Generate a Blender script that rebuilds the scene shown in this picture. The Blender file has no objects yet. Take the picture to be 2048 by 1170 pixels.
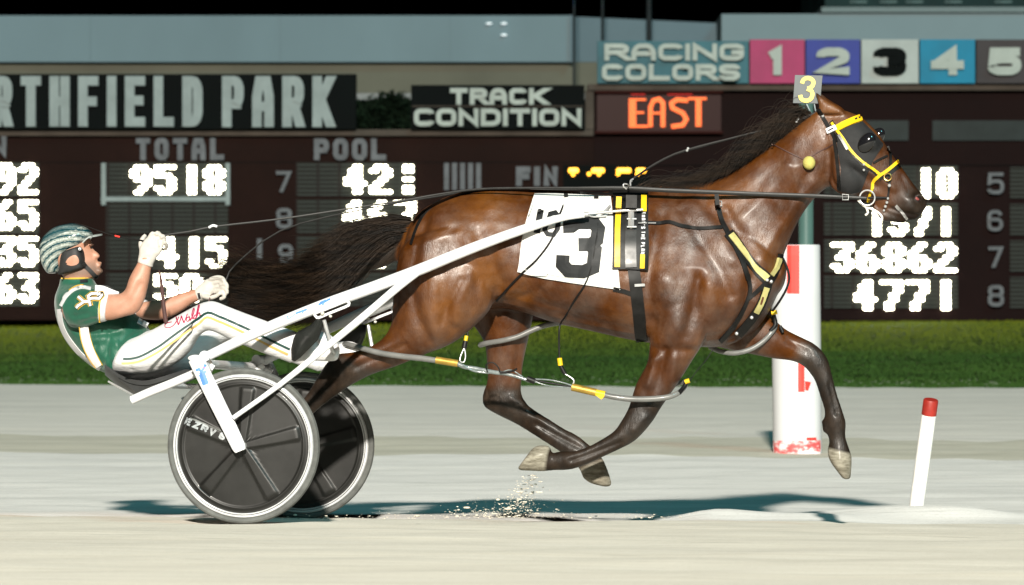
import bpy, math, random
import numpy as np
from mathutils import Vector, Matrix
from mathutils.bvhtree import BVHTree
from mathutils.kdtree import KDTree

random.seed(7); RNG = np.random.default_rng(7)
SC = bpy.context.scene
COL = SC.collection
PI = math.pi
rad = math.radians

# ------------------------------------------------------------------ camera
F = 8840.0            # focal length in photograph pixels (2048 wide)
CD, CZ = 20.0, 1.0475  # camera distance from the near wheel, eye height
cam_d = bpy.data.cameras.new('camera')
cam = bpy.data.objects.new('camera', cam_d); COL.objects.link(cam)
cam.location = (0, -CD, CZ); cam.rotation_euler = (rad(90), 0, 0)
cam_d.sensor_width = 36; cam_d.lens = 36*F/2048
cam_d.clip_start = 0.5; cam_d.clip_end = 2000
cam_d.dof.use_dof = True; cam_d.dof.focus_distance = 20.3; cam_d.dof.aperture_fstop = 6.3
SC.camera = cam

# ------------------------------------------------------------------ world: night sky
w = bpy.data.worlds.new('World'); SC.world = w; w.use_nodes = True
nt = w.node_tree; bg = nt.nodes['Background']
sky = nt.nodes.new('ShaderNodeTexSky'); sky.sky_type = 'NISHITA'; sky.sun_disc = False
sky.sun_elevation = rad(-9); sky.sun_rotation = rad(200)
nt.links.new(sky.outputs['Color'], bg.inputs['Color']); bg.inputs['Strength'].default_value = 0.05

# ------------------------------------------------------------------ lights: track floodlights (one sun lamp) + an unseen strobe added as warm key light behind the camera
sd = bpy.data.lights.new('floodlight_sun', 'SUN'); sd.energy = 0.85; sd.angle = rad(10); sd.color = (0.26, 0.90, 1.0)
so = bpy.data.objects.new('floodlight_sun', sd); COL.objects.link(so)
so.rotation_euler = Vector((-0.55, 1.0, -0.80)).to_track_quat('-Z', 'Y').to_euler(); so.location = (20, -40, 30)
fd = bpy.data.lights.new('strobe_key', 'SPOT'); fd.energy = 1780000; fd.color = (1.0, 0.935, 0.83)
fd.spot_size = rad(40); fd.spot_blend = 0.6; fd.shadow_soft_size = 2.2
fo = bpy.data.objects.new('strobe_key', fd); COL.objects.link(fo)
fo.location = (-3.0, -113.0, 46.0)
fo.rotation_euler = (Vector((0, 14, 0)) - fo.location).to_track_quat('-Z', 'Y').to_euler()

SC.view_settings.view_transform = 'Standard'; SC.view_settings.look = 'None'
SC.view_settings.exposure = 0.0; SC.view_settings.gamma = 1.0
SC.render.engine = 'CYCLES'
SC.cycles.max_bounces = 6; SC.cycles.diffuse_bounces = 3; SC.cycles.glossy_bounces = 3
SC.cycles.sample_clamp_indirect = 4.0

# ------------------------------------------------------------------ frames
# The rig (horse, sulky, driver) heads 9.6 degrees towards the camera: u = along the heading, v = across, away from the camera
A_ = rad(9.6); CA, SA = math.cos(A_), math.sin(A_)
OX = (487-1024)/442.0
UH = Vector((CA, -SA, 0)); VH = Vector((SA, CA, 0))
def rig(u, v, z): return Vector((OX + u*CA + v*SA, -u*SA + v*CA, z))
def unrig(p): return ((p[0]-OX)*CA - p[1]*SA, (p[0]-OX)*SA + p[1]*CA, p[2])
def P(px, py, v):
    k = (px-1024)/F
    u = (k*(CD + v*CA) - OX - v*SA)/(CA + k*SA)
    Y = -u*SA + v*CA
    return Vector((OX + u*CA + v*SA, Y, CZ - (py-585)*(CD+Y)/F))
def UZ(px, py, v):
    q = P(px, py, v); return unrig(q)[0], q.z
def PD(px, py, Y): return Vector(((px-1024)*(CD+Y)/F, Y, CZ-(py-585)*(CD+Y)/F))
def bank(v): return -0.031*v

# ------------------------------------------------------------------ materials
def nodes(name):
    m = bpy.data.materials.new(name); m.use_nodes = True
    t = m.node_tree; b = t.nodes['Principled BSDF']
    return m, t, b
def setp(b, **k):
    for n, v in k.items():
        n = n.replace('_', ' ')
        if n in b.inputs: b.inputs[n].default_value = v
def texco(t, stretch=(1, 1, 1), rot=(0, 0, 0), src='Object'):
    tc = t.nodes.new('ShaderNodeTexCoord'); mp = t.nodes.new('ShaderNodeMapping')
    mp.inputs['Scale'].default_value = stretch; mp.inputs['Rotation'].default_value = rot
    t.links.new(tc.outputs[src], mp.inputs['Vector']); return mp.outputs['Vector']
def noise(t, vec, scale, detail=4, rough=.6):
    n = t.nodes.new('ShaderNodeTexNoise'); n.inputs['Scale'].default_value = scale
    n.inputs['Detail'].default_value = detail; n.inputs['Roughness'].default_value = rough
    t.links.new(vec, n.inputs['Vector']); return n.outputs['Fac']
def ramp(t, fac, stops, interp='LINEAR'):
    r = t.nodes.new('ShaderNodeValToRGB'); r.color_ramp.interpolation = interp
    e = r.color_ramp.elements
    while len(e) < len(stops): e.new(0.5)
    for i, (p, c) in enumerate(stops):
        e[i].position = p; e[i].color = (*c, 1) if len(c) == 3 else c
    t.links.new(fac, r.inputs['Fac']); return r.outputs['Color']
def mixc(t, fac, a, b, mode='MIX'):
    m = t.nodes.new('ShaderNodeMix'); m.data_type = 'RGBA'; m.blend_type = mode
    for sock, val in ((m.inputs[0], fac), (m.inputs[6], a), (m.inputs[7], b)):
        if hasattr(val, 'links') or hasattr(val, 'is_linked'): t.links.new(val, sock)
        elif isinstance(val, (int, float)): sock.default_value = val
        else: sock.default_value = (*val, 1) if len(val) == 3 else val
    return m.outputs[2]
def math_(t, op, a, b=None, clamp=False):
    m = t.nodes.new('ShaderNodeMath'); m.operation = op; m.use_clamp = clamp
    for i, val in enumerate((a, b)):
        if val is None: continue
        if isinstance(val, (int, float)): m.inputs[i].default_value = val
        else: t.links.new(val, m.inputs[i])
    return m.outputs[0]
def attr(t, name):
    a = t.nodes.new('ShaderNodeAttribute'); a.attribute_name = name; return a.outputs['Fac']
def bump(t, b, h, strength=.3, dist=.01):
    n = t.nodes.new('ShaderNodeBump'); n.inputs['Strength'].default_value = strength
    n.inputs['Distance'].default_value = dist
    t.links.new(h, n.inputs['Height']); t.links.new(n.outputs['Normal'], b.inputs['Normal'])
MATS = {}
def M(name, col, rough=.5, metal=0., var=.12, scale=20., bmp=0., bscale=120., stretch=(1, 1, 1), coat=0., emit=None, strength=0., spec=.32, sheen=0.):
    if name in MATS: return MATS[name]
    m, t, b = nodes(name)
    setp(b, Roughness=rough, Metallic=metal, Coat_Weight=coat, Specular_IOR_Level=spec, Sheen_Weight=sheen)
    b.inputs['Base Color'].default_value = (*col, 1)
    if var or bmp:
        vec = texco(t, stretch)
    if var:
        f = noise(t, vec, scale)
        lo = tuple(max(0, c*(1-var*1.6)) for c in col); hi = tuple(min(1, c*(1+var*1.3)) for c in col)
        t.links.new(ramp(t, f, [(.25, lo), (.75, hi)]), b.inputs['Base Color'])
        t.links.new(math_(t, 'ADD', math_(t, 'MULTIPLY', f, .25), rough-.12, True), b.inputs['Roughness'])
    if bmp: bump(t, b, noise(t, vec, bscale, 3), bmp, .006)
    if emit:
        b.inputs['Emission Color'].default_value = (*emit, 1); b.inputs['Emission Strength'].default_value = strength
    MATS[name] = m; return m

# ------------------------------------------------------------------ objects
def tag(o, label=None, cat=None, group=None, kind=None):
    if label: o['label'] = label
    if cat: o['category'] = cat
    if group: o['group'] = group
    if kind: o['kind'] = kind
    return o
def thing(name, loc, label, cat, group=None):
    o = bpy.data.objects.new(name, None); COL.objects.link(o); o.location = loc
    o.empty_display_size = .1
    return tag(o, label, cat, group)
def wloc(o):
    p = Vector(o.location)
    while o.parent:
        o = o.parent; p += o.location
    return p
def link_mesh(name, me, parent=None):
    """link a mesh given in world coordinates, its origin moved to its base"""
    co = np.empty(len(me.vertices)*3); me.vertices.foreach_get('co', co); co = co.reshape(-1, 3)
    mn, mx = co.min(0), co.max(0)
    org = np.array([(mn[0]+mx[0])/2, (mn[1]+mx[1])/2, mn[2]])
    me.vertices.foreach_set('co', (co-org).ravel()); me.update()
    o = bpy.data.objects.new(name, me); COL.objects.link(o)
    if parent:
        o.parent = parent; o.location = Vector(org) - wloc(parent)
    else: o.location = org
    return o
def catmull(pts, n):
    """smooth list of tuples/arrays through the control points"""
    a = np.array([list(p) for p in pts], float)
    if len(a) < 3: n = max(n, 1)
    ext = np.vstack([2*a[0]-a[1], a, 2*a[-1]-a[-2]])
    out = []
    for i in range(1, len(ext)-2):
        p0, p1, p2, p3 = ext[i-1], ext[i], ext[i+1], ext[i+2]
        for j in range(n):
            t = j/n
            out.append(.5*((2*p1)+(-p0+p2)*t+(2*p0-5*p1+4*p2-p3)*t*t+(-p0+3*p1-3*p2+p3)*t**3))
    out.append(a[-1]); return np.array(out)

class MB:
    def __init__(s): s.v = []; s.f = []
    def add(s, vs, fs):
        o = len(s.v); s.v += [tuple(x) for x in vs]; s.f += [tuple(i+o for i in f) for f in fs]
    def build(s, name, mat, parent=None, smooth=True, world_label=None, cat=None, group=None, kind=None, sharp=35):
        me = bpy.data.meshes.new(name); me.from_pydata(s.v, [], s.f); me.materials.append(mat)
        me.validate()
        import bmesh
        bm = bmesh.new(); bm.from_mesh(me); bmesh.ops.recalc_face_normals(bm, faces=bm.faces)
        if smooth:
            for f in bm.faces: f.smooth = True
            lim = rad(sharp)
            for e in bm.edges:
                if len(e.link_faces) == 2 and e.calc_face_angle(0) > lim: e.smooth = False
        bm.to_mesh(me); bm.free()
        o = link_mesh(name, me, parent)
        if world_label: tag(o, world_label, cat, group, kind)
        elif kind: o['kind'] = kind
        return o
    def box(s, lo, hi, bev=0.):
        x0, y0, z0 = lo; x1, y1, z1 = hi
        s.add([(x0, y0, z0), (x1, y0, z0), (x1, y1, z0), (x0, y1, z0), (x0, y0, z1), (x1, y0, z1), (x1, y1, z1), (x0, y1, z1)],
              [(0, 3, 2, 1), (4, 5, 6, 7), (0, 1, 5, 4), (1, 2, 6, 5), (2, 3, 7, 6), (3, 0, 4, 7)])
    def pbox(s, x0, y0, x1, y1, Y0, depth):
        """upright box whose front face, at distance Y0, spans these photograph pixels"""
        a = PD(x0, y1, Y0); b = PD(x1, y0, Y0)
        s.box((a.x, Y0, a.z), (b.x, Y0+depth, b.z))
    def tube(s, pts, r, n=10, smooth=0, closed=False, flat=1.0, flatdir=None):
        p = [list(q) for q in pts]
        rr = [r]*len(p) if np.isscalar(r) else list(r)
        a = np.array([q[:3]+[ri] for q, ri in zip(p, rr)])
        if smooth:
            if closed:
                k = len(a); a = catmull(np.vstack([a[-1], a, a[0], a[1]]), smooth)[smooth:smooth*(k+1)]
            else: a = catmull(a, smooth)
        N = len(a); c = a[:, :3]; R = np.maximum(a[:, 3], 1e-4)
        if closed: T = np.roll(c, -1, 0)-np.roll(c, 1, 0)
        else: T = np.gradient(c, axis=0)
        T /= np.maximum(np.linalg.norm(T, axis=1)[:, None], 1e-9)
        nrm = np.cross(T[0], [0, 1, .01]);
        if np.linalg.norm(nrm) < 1e-3: nrm = np.cross(T[0], [1, 0, 0])
        nrm /= np.linalg.norm(nrm)
        vs = []
        th = np.linspace(0, 2*PI, n, endpoint=False)
        for i in range(N):
            nrm = nrm-T[i]*np.dot(nrm, T[i]); nrm /= max(np.linalg.norm(nrm), 1e-9)
            b = np.cross(T[i], nrm)
            vs.append(c[i]+R[i]*(np.cos(th)[:, None]*nrm+np.sin(th)[:, None]*b*flat))
        vs = np.vstack(vs); fs = []
        for i in range(N if closed else N-1):
            j = (i+1) % N
            for k in range(n): fs.append((i*n+k, i*n+(k+1) % n, j*n+(k+1) % n, j*n+k))
        if not closed:
            fs.append(tuple(range(n))[::-1]); fs.append(tuple((N-1)*n+k for k in range(n)))
        s.add(vs, fs)
    def prism(s, poly, v0, v1, vref=None):
        """outline traced in the plane v = vref, extruded across the rig from v0 to v1"""
        uz = [UZ(x, y, v0 if vref is None else vref) for x, y in poly]
        s.uzprism(uz, v0, v1)
    def uzprism(s, uz, v0, v1, bankz=True):
        n = len(uz)
        vs = [rig(u, v0, z) for u, z in uz]+[rig(u, v1, z) for u, z in uz]
        s.add(vs, [tuple(range(n)), tuple(range(2*n-1, n-1, -1))]+[(i, (i+1) % n, n+(i+1) % n, n+i) for i in range(n)])
    def lathe(s, cen, prof, n=96, hfun=None):
        """profile (radius, offset along v) turned about the axle through cen = (u, v, z)"""
        m = len(prof); vs = []
        for i in range(n):
            a = 2*PI*i/n
            for r, dv in prof: vs.append(rig(cen[0]+r*math.cos(a), cen[1]+dv+(hfun(r, a) if hfun else 0), cen[2]+r*math.sin(a)))
        s.add(vs, [(i*m+k, ((i+1) % n)*m+k, ((i+1) % n)*m+(k+1) % m, i*m+(k+1) % m) for i in range(n) for k in range(m)])
    def ball(s, c, r, n=12, axes=None, m=8):
        c = Vector(c); ax = axes or (Vector((1, 0, 0)), Vector((0, 1, 0)), Vector((0, 0, 1)))
        rr = (r, r, r) if np.isscalar(r) else r
        vs = [c+ax[2]*rr[2]]
        for i in range(1, m):
            t = PI*i/m
            for k in range(n):
                a = 2*PI*k/n
                vs.append(c+ax[0]*rr[0]*math.sin(t)*math.cos(a)+ax[1]*rr[1]*math.sin(t)*math.sin(a)+ax[2]*rr[2]*math.cos(t))
        vs.append(c-ax[2]*rr[2]); L = len(vs)-1
        fs = [(0, 1+k, 1+(k+1) % n) for k in range(n)]
        for i in range(m-2):
            for k in range(n): fs.append((1+i*n+k, 1+(i+1)*n+k, 1+(i+1)*n+(k+1) % n, 1+i*n+(k+1) % n))
        fs += [(L, 1+(m-2)*n+(k+1) % n, 1+(m-2)*n+k) for k in range(n)]
        s.add(vs, fs)
    def solid_grid(s, top, bot):
        n, m = top.shape[:2]; vs = np.vstack([top.reshape(-1, 3), bot.reshape(-1, 3)]); o = n*m; fs = []
        for i in range(n-1):
            for j in range(m-1):
                a = i*m+j; q = (a, a+1, a+m+1, a+m)
                fs.append(q); fs.append(tuple(x+o for x in q[::-1]))
        ring = [j for j in range(m)]+[i*m+m-1 for i in range(1, n)]+[(n-1)*m+j for j in range(m-2, -1, -1)]+[i*m for i in range(n-2, 0, -1)]
        for k in range(len(ring)):
            a, b = ring[k], ring[(k+1) % len(ring)]
            fs.append((b, a, a+o, b+o))
        s.add(vs, fs)

# ------------------------------------------------------------------ 2D strokes (photograph pixels) -> solid ribbons
def ribbon2d(poly, w, step=None, across=1, smooth=0):
    """-> array n x (across+1) x 2 of pixel points, mitred"""
    a = np.array([list(p[:2])+[p[2] if len(p) > 2 else w] for p in poly], float)
    if smooth: a = catmull(a, smooth)
    if step:
        out = [a[0]]
        for p, q in zip(a[:-1], a[1:]):
            k = max(1, int(math.ceil(np.hypot(*(q-p)[:2])/step)))
            out += [p+(q-p)*(j/k) for j in range(1, k+1)]
        a = np.array(out)
    p = a[:, :2]; d = np.diff(p, axis=0); d /= np.maximum(np.linalg.norm(d, axis=1)[:, None], 1e-9)
    closed = np.linalg.norm(p[0]-p[-1]) < 1e-6 and len(p) > 3
    rows = []
    for i in range(len(p)):
        d0 = d[i-1] if i > 0 else (d[-1] if closed else d[0]); d1 = d[i] if i < len(d) else (d[0] if closed else d[-1])
        t = d0+d1; L = np.linalg.norm(t)
        t = d1 if L < 1e-3 else t/L
        nrm = np.array([-t[1], t[0]]); den = max(abs(np.dot(nrm, [-d1[1], d1[0]])), .5)
        h = a[i, 2]/2/den
        rows.append([p[i]+nrm*h*(1-2*k/across) for k in range(across+1)])
    return np.array(rows)
CAMP = Vector((0, -CD, CZ))
def cast(px, py, bvhs):
    d = Vector(((px-1024)/F, 1, (585-py)/F)).normalized()
    best = None
    for b in bvhs:
        h = b.ray_cast(CAMP, d)
        if h[0] is not None and (best is None or h[3] < best[2]): best = (h[0], h[1], h[3])
    return best, d
def wrap(mb, g, bvhs, off=.002, thick=.004, v=.4, jump=.06, tol=.0):
    """lay a pixel grid on the surface it covers, following it, as a thin solid"""
    n, m = g.shape[:2]; D = np.full((n, m), np.nan); N = np.zeros((n, m, 3)); R = np.zeros((n, m, 3))
    for i in range(n):
        for j in range(m):
            h, d = cast(g[i, j, 0], g[i, j, 1], bvhs); R[i, j] = d
            if h: D[i, j] = h[2]; N[i, j] = h[1] if h[1].dot(d) < 0 else -h[1]
    if np.all(np.isnan(D)):
        for i in range(n):
            for j in range(m): D[i, j] = (P(g[i, j, 0], g[i, j, 1], v)-CAMP).length
    med = np.nanmedian(D)
    for i in range(n):
        for j in range(m):
            ref = [D[i2, j2] for i2, j2 in ((i, j-1), (i-1, j)) if i2 >= 0 and j2 >= 0]
            ref = min(ref) if ref else med
            if np.isnan(D[i, j]) or D[i, j]-ref > jump:
                D[i, j] = ref; N[i, j] = -R[i, j]
    base = np.array(CAMP)+R*D[..., None]
    N = np.where((np.einsum('ijk,ijk->ij', N, R) > -.15)[..., None], -R, N)
    N /= np.maximum(np.linalg.norm(N, axis=2)[..., None], 1e-9)
    mb.solid_grid(base+N*(off+thick), base-N*.003)
def strap(poly, w, bvhs, mat=None, name='strap', parent=None, off=.002, thick=.004, v=.4, smooth=3, step=7, across=2, mb=None, jump=.06):
    m = mb or MB(); wrap(m, ribbon2d(poly, w, step, across, smooth), bvhs, off, thick, v, jump)
    if mb is None: return m.build(name, mat, parent)
def patch(c0, c1, n, m):
    """pixel grid between two polylines (each resampled to m points)"""
    def rs(c):
        c = np.array(c, float); d = np.r_[0, np.cumsum(np.linalg.norm(np.diff(c, axis=0), axis=1))]
        t = np.linspace(0, d[-1], m); return np.stack([np.interp(t, d, c[:, k]) for k in (0, 1)], 1)
    a, b = rs(c0), rs(c1); t = np.linspace(0, 1, n)[:, None, None]
    return a[None]*(1-t)+b[None]*t
def flat(mb, g, Y, th=.03):
    """pixel grid as an upright flat solid at distance Y (frontal plane)"""
    top = np.array([[list(PD(x, y, Y-th-.003*i)) for x, y in r] for i, r in enumerate(g)]); bot = top.copy(); bot[..., 1] = Y
    mb.solid_grid(top, bot)

# stroke letters: polylines in a unit box, y up
GL = {
 'A': [[(0, 0), (0, .62), (.22, 1), (.78, 1), (1, .62), (1, 0)], [(0, .38), (1, .38)]],
 'C': [[(1, .80), (1, .86), (.82, 1), (.18, 1), (0, .85), (0, .15), (.18, 0), (.82, 0), (1, .14), (1, .20)]],
 'D': [[(0, 0), (0, 1), (.72, 1), (1, .82), (1, .18), (.72, 0), (0, 0)]],
 'E': [[(1, 1), (0, 1), (0, 0), (1, 0)], [(0, .52), (.85, .52)]],
 'F': [[(1, 1), (0, 1), (0, 0)], [(0, .5), (.85, .5)]],
 'G': [[(1, .74), (1, .85), (.82, 1), (.18, 1), (0, .85), (0, .15), (.18, 0), (.82, 0), (1, .15), (1, .48), (.6, .48)]],
 'H': [[(0, 0), (0, 1)], [(1, 0), (1, 1)], [(0, .5), (1, .5)]],
 'I': [[(.5, 0), (.5, 1)]],
 'K': [[(0, 0), (0, 1)], [(1, 1), (.12, .45)], [(.3, .55), (1, 0)]],
 'L': [[(0, 1), (0, 0), (1, 0)]],
 'M': [[(0, 0), (0, 1), (.5, .35), (1, 1), (1, 0)]],
 'N': [[(0, 0), (0, 1), (1, 0), (1, 1)]],
 'O': [[(.5, 1), (.2, 1), (0, .83), (0, .17), (.2, 0), (.8, 0), (1, .17), (1, .83), (.8, 1), (.5, 1)]],
 'P': [[(0, 0), (0, 1), (.8, 1), (1, .86), (1, .58), (.8, .44), (0, .44)]],
 'R': [[(0, 0), (0, 1), (.8, 1), (1, .87), (1, .61), (.8, .48), (0, .48)], [(.52, .48), (1, 0)]],
 'S': [[(1, .76), (1, .86), (.82, 1), (.18, 1), (0, .87), (0, .65), (.18, .53), (.82, .47), (1, .35), (1, .13), (.82, 0), (.18, 0), (0, .14), (0, .24)]],
 'T': [[(0, 1), (1, 1)], [(.5, 1), (.5, 0)]],
 'V': [[(0, 1), (.5, 0), (1, 1)]],
 'W': [[(0, 1), (.25, 0), (.5, .7), (.75, 0), (1, 1)]],
 'Z': [[(0, 1), (1, 1), (0, 0), (1, 0)]],
 "'": [[(.5, 1), (.4, .75)]],
 '1': [[(.05, .78), (.55, 1), (.55, 0)]],
 '2': [[(0, .72), (0, .86), (.2, 1), (.8, 1), (1, .86), (1, .64), (0, .0), (1, 0)]],
 '3': [[(0, .78), (0, .88), (.18, 1), (.82, 1), (1, .87), (1, .63), (.78, .52), (.42, .52)], [(.78, .52), (1, .4), (1, .13), (.82, 0), (.18, 0), (0, .12), (0, .22)]],
 '4': [[(.72, 0), (.72, 1), (0, .32), (1, .32)]],
 '5': [[(.95, 1), (.06, 1), (.02, .52), (.3, .62), (.8, .62), (1, .48), (1, .14), (.8, 0), (.2, 0), (0, .12), (0, .2)]],
 '6': [[(.95, .8), (.8, 1), (.2, 1), (0, .82), (0, .16), (.2, 0), (.8, 0), (1, .16), (1, .42), (.8, .56), (.2, .56), (0, .42)]],
 '7': [[(0, 1), (1, 1), (.35, 0)]],
 '8': [[(.5, .53), (.15, .53), (.02, .66), (.02, .88), (.2, 1), (.8, 1), (.98, .88), (.98, .66), (.85, .53), (.5, .53)], [(.5, .53), (.18, .53), (0, .4), (0, .13), (.2, 0), (.8, 0), (1, .13), (1, .4), (.82, .53), (.5, .53)]],
 '9': [[(.05, .2), (.2, 0), (.8, 0), (1, .18), (1, .84), (.8, 1), (.2, 1), (0, .84), (0, .58), (.2, .44), (.8, .44), (1, .58)]],
}
WID = {'I': .0, '1': .55, 'M': 1.2, 'W': 1.3, "'": .25}
def lettering(text, x0, y0, x1, y1, wt, gap):
    """text filling the pixel box with strokes wt wide -> list of ribbon grids"""
    un = [WID.get(ch, .45 if ch == ' ' else 1.) for ch in text]
    fix = sum(wt for ch in text if ch != ' ')+gap*(len(text)-1)
    W = max((x1-x0-fix)/max(sum(un), .01), 1.)
    out = []; x = x0
    for ch, k in zip(text, un):
        ww = W*k
        if ch != ' ':
            for poly in GL[ch]:
                pts = [(x+wt/2+px*ww, y1-wt/2-py*(y1-y0-wt)) for px, py in poly]
                if ch == 'I': pts = [(x+wt/2, q[1]) for q in pts]
                if len(pts) > 3 and poly[0] != poly[-1] and ch in 'PR4698':
                    out.append(pts[:-1]); out.append(pts[-2:])
                else: out.append(pts)
            x += ww+wt+gap
        else: x += ww+gap
    return out
def soften(pts):
    """round off the chamfered corners of a letter stroke"""
    a = [np.array(q, float) for q in pts]; out = [a[0]]
    for i in range(1, len(a)-1):
        u = a[i]-a[i-1]; v = a[i+1]-a[i]; lu, lv = np.linalg.norm(u), np.linalg.norm(v)
        c = np.dot(u, v)/max(lu*lv, 1e-9)
        if .3 < c < .97:
            r = min(lu, lv)*.42
            p0, p2 = a[i]-u/lu*r, a[i]+v/lv*r
            out += [p0, (p0+2*a[i]+p2)/4, p2]
        else: out.append(a[i])
    out.append(a[-1]); return out
def sign_text(name, mat, parent, text, x0, y0, x1, y1, wt, gap, Y):
    mb = MB()
    for i, pts in enumerate(lettering(text, x0, y0, x1, y1, wt, gap)):
        # square stroke ends reach the box: extend verticals/horizontals by half a stroke at free ends
        p = soften(pts)
        if np.linalg.norm(p[0]-p[-1]) > 1e-6:
            for a, b in ((0, 1), (-1, -2)):
                d = p[a]-p[b]; d /= max(np.linalg.norm(d), 1e-6)
                if (abs(d[0]) > .98 or abs(d[1]) > .98) and np.linalg.norm(p[a]-p[b]) > wt*.8: p[a] = p[a]+d*wt/2
        g = ribbon2d(p, wt)
        if np.linalg.norm(p[0]-p[-1]) > 1e-6:      # slanting strokes are cut off level with the line
            for e, nx in ((0, 1), (-1, -2)):
                d = p[e]-p[nx]; d /= max(np.linalg.norm(d), 1e-6)
                edge = y0 if abs(p[e][1]-y0-wt/2) < .6 else (y1 if abs(p[e][1]-y1+wt/2) < .6 else None)
                if edge is not None and .35 < abs(d[1]) < .97:
                    xc = p[e][0]+d[0]/d[1]*(edge-p[e][1]); hw = wt/2/abs(d[1]); sg = 1 if g[e][1][0] > g[e][0][0] else -1
                    g[e] = [[xc-sg*hw, edge], [xc+sg*hw, edge]]
        flat(mb, g, Y-.007*(i % 4), .05)
    return mb.build(name, mat, parent, smooth=False)

# ================================================================== SETTING: ground
ZP = [(-60, 1.2), (-15, .42), (0, 0), (3, -.093), (8, -.13), (12, -.12), (15.1, -.10), (22, -.07), (29.5, 0), (36, .10), (43, .29), (51, .60), (58, .75), (110, 1.0), (400, 2.0)]
_zv = np.array(ZP)
def gz(v):
    v = np.asarray(v, float); t = np.linspace(-1, 1, 5)
    return np.mean([np.interp(v+.8*k, _zv[:, 0], _zv[:, 1]) for k in t], 0) if True else 0
def ground_noise(u, v):
    n = .004*np.sin(u*3.1+2*np.sin(v*1.7))*np.sin(v*5.3+u*.4)+.003*np.sin(u*7.7-v*3.1)
    # low windrow of loose sand behind the horse's forelegs, and small humps by the stake
    w0 = 1/(1+np.exp((u-2.55)/.16))/(1+np.exp(-(u-1.80)/.07))
    n = n+.054*w0*np.exp(-((v-2.02)/.30)**2)*(.55+.45*np.exp(-((u-1.94)/.55)**2)+.12*np.sin(u*5.2)+.08*np.sin(u*11))
    n = n+.045*np.exp(-((u-2.57)/.4)**2-((v-2.6)/.3)**2)+.05*np.exp(-((u-3.09)/.34)**2-((v-2.5)/.3)**2)
    n = n-.022*np.exp(-((v-1.72)/.16)**2)*(1-w0)
    return n
def ground_band(name, mat, us, vs, amp=1., dz=0.):
    U, V = np.meshgrid(us, vs)
    n1 = .5*np.sin(U*1.9+.7)+.35*np.sin(U*4.3+2*np.sin(U*.8))+.3*np.sin(U*9.1+1.3); n2 = .6*np.sin(U*1.3+2)+.4*np.sin(U*3.7+np.sin(U*1.1))+.25*np.sin(U*8.3)
    V = V+n1*.045*np.exp(-((V-1.6)/.5)**2)+n2*.30*np.exp(-((V-11.7)/1.2)**2)+n1*.38*np.exp(-((V-15.1)/1.2)**2)+n2*.35*np.exp(-((V-29.5)/2.)**2)
    Z = gz(V)+amp*ground_noise(U, V)*((V > -6) & (V < 40))+dz
    X = OX+U*CA+V*SA; Y = -U*SA+V*CA
    v = np.stack([X, Y, Z], -1).reshape(-1, 3); n, m = U.shape
    idx = np.arange(n*m).reshape(n, m)
    f = np.stack([idx[:-1, :-1], idx[:-1, 1:], idx[1:, 1:], idx[1:, :-1]], -1).reshape(-1, 4)
    me = bpy.data.meshes.new(name); me.from_pydata(v.tolist(), [], f.tolist()); me.materials.append(mat)
    me.polygons.foreach_set('use_smooth', [True]*len(f)); me.update()
    o = bpy.data.objects.new(name, me); COL.objects.link(o); o['kind'] = 'structure'; return o
def sand_mat(name, c0, c1, c2, streak=1., rot=A_):
    m, t, b = nodes(name); setp(b, Roughness=.95, Specular_IOR_Level=.15)
    g = texco(t, (.5*streak, 6, 6), (0, 0, rot)); g2 = texco(t, (1, 1, 1), (0, 0, rot)); g3 = texco(t, (2, 14, 14), (0, 0, rot))
    a = noise(t, g, 1.3, 6, .65); c = noise(t, g2, 55, 4, .7); d = noise(t, g3, 4, 5, .6)
    k = ramp(t, a, [(.28, c0), (.5, c1), (.74, c2)])
    k = mixc(t, .22, k, ramp(t, d, [(.3, c0), (.72, c2)]))
    dark = ramp(t, c, [(.30, (.72, .70, .66)), (.46, (1, 1, 1))])
    k = mixc(t, .55, k, dark, 'MULTIPLY')
    # scattered darker scuffs, drawn out along the direction of travel
    s = noise(t, texco(t, (.9, 5, 5), (0, 0, rot)), 2.2, 3, .5)
    k = mixc(t, math_(t, 'MULTIPLY', math_(t, 'MULTIPLY', math_(t, 'GREATER_THAN', s, .64), ramp(t, s, [(.62, (0, 0, 0)), (.72, (1, 1, 1))])), .42), k, tuple(x*.55 for x in c0))
    bl = noise(t, texco(t, (.35, 1.6, 1), (0, 0, rot)), 1.1, 3, .55)
    k = mixc(t, .8, k, ramp(t, bl, [(.34, (.86, .865, .87)), (.6, (1, 1, 1)), (.75, (1.05, 1.04, 1.02))]), 'MULTIPLY')
    gr = noise(t, g2, 240, 2, .5)
    k = mixc(t, .5, k, ramp(t, gr, [(.34, (.80, .79, .76)), (.5, (1, 1, 1)), (.68, (1.08, 1.07, 1.05))]), 'MULTIPLY')
    hl = noise(t, texco(t, (.12, 22, 22), (0, 0, rot)), 1.6, 3, .6)
    k = mixc(t, .5, k, ramp(t, hl, [(.36, (.92, .915, .905)), (.55, (1, 1, 1))]), 'MULTIPLY')
    t.links.new(k, b.inputs['Base Color'])
    h = math_(t, 'ADD', math_(t, 'MULTIPLY', a, .6), math_(t, 'MULTIPLY', c, .5))
    bump(t, b, h, .55, .012); return m
MS_TRACK = sand_mat('track_limestone', (.62, .58, .495), (.70, .665, .585), (.77, .74, .665))
MS_WHITE = sand_mat('pale_limestone', (.60, .60, .575), (.71, .705, .685), (.78, .775, .755), .7)
MS_DIRT = sand_mat('grey_dirt', (.40, .39, .31), (.52, .505, .43), (.62, .605, .54), .5)
MS_SAND = sand_mat('grey_sand', (.56, .545, .50), (.66, .645, .60), (.72, .705, .67), .4)
UF = np.r_[np.arange(-60, -8, 2.), np.arange(-8, -3, .2), np.arange(-3, 7, .07), np.arange(7, 16, .2), np.arange(16, 72, 2.)]
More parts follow.
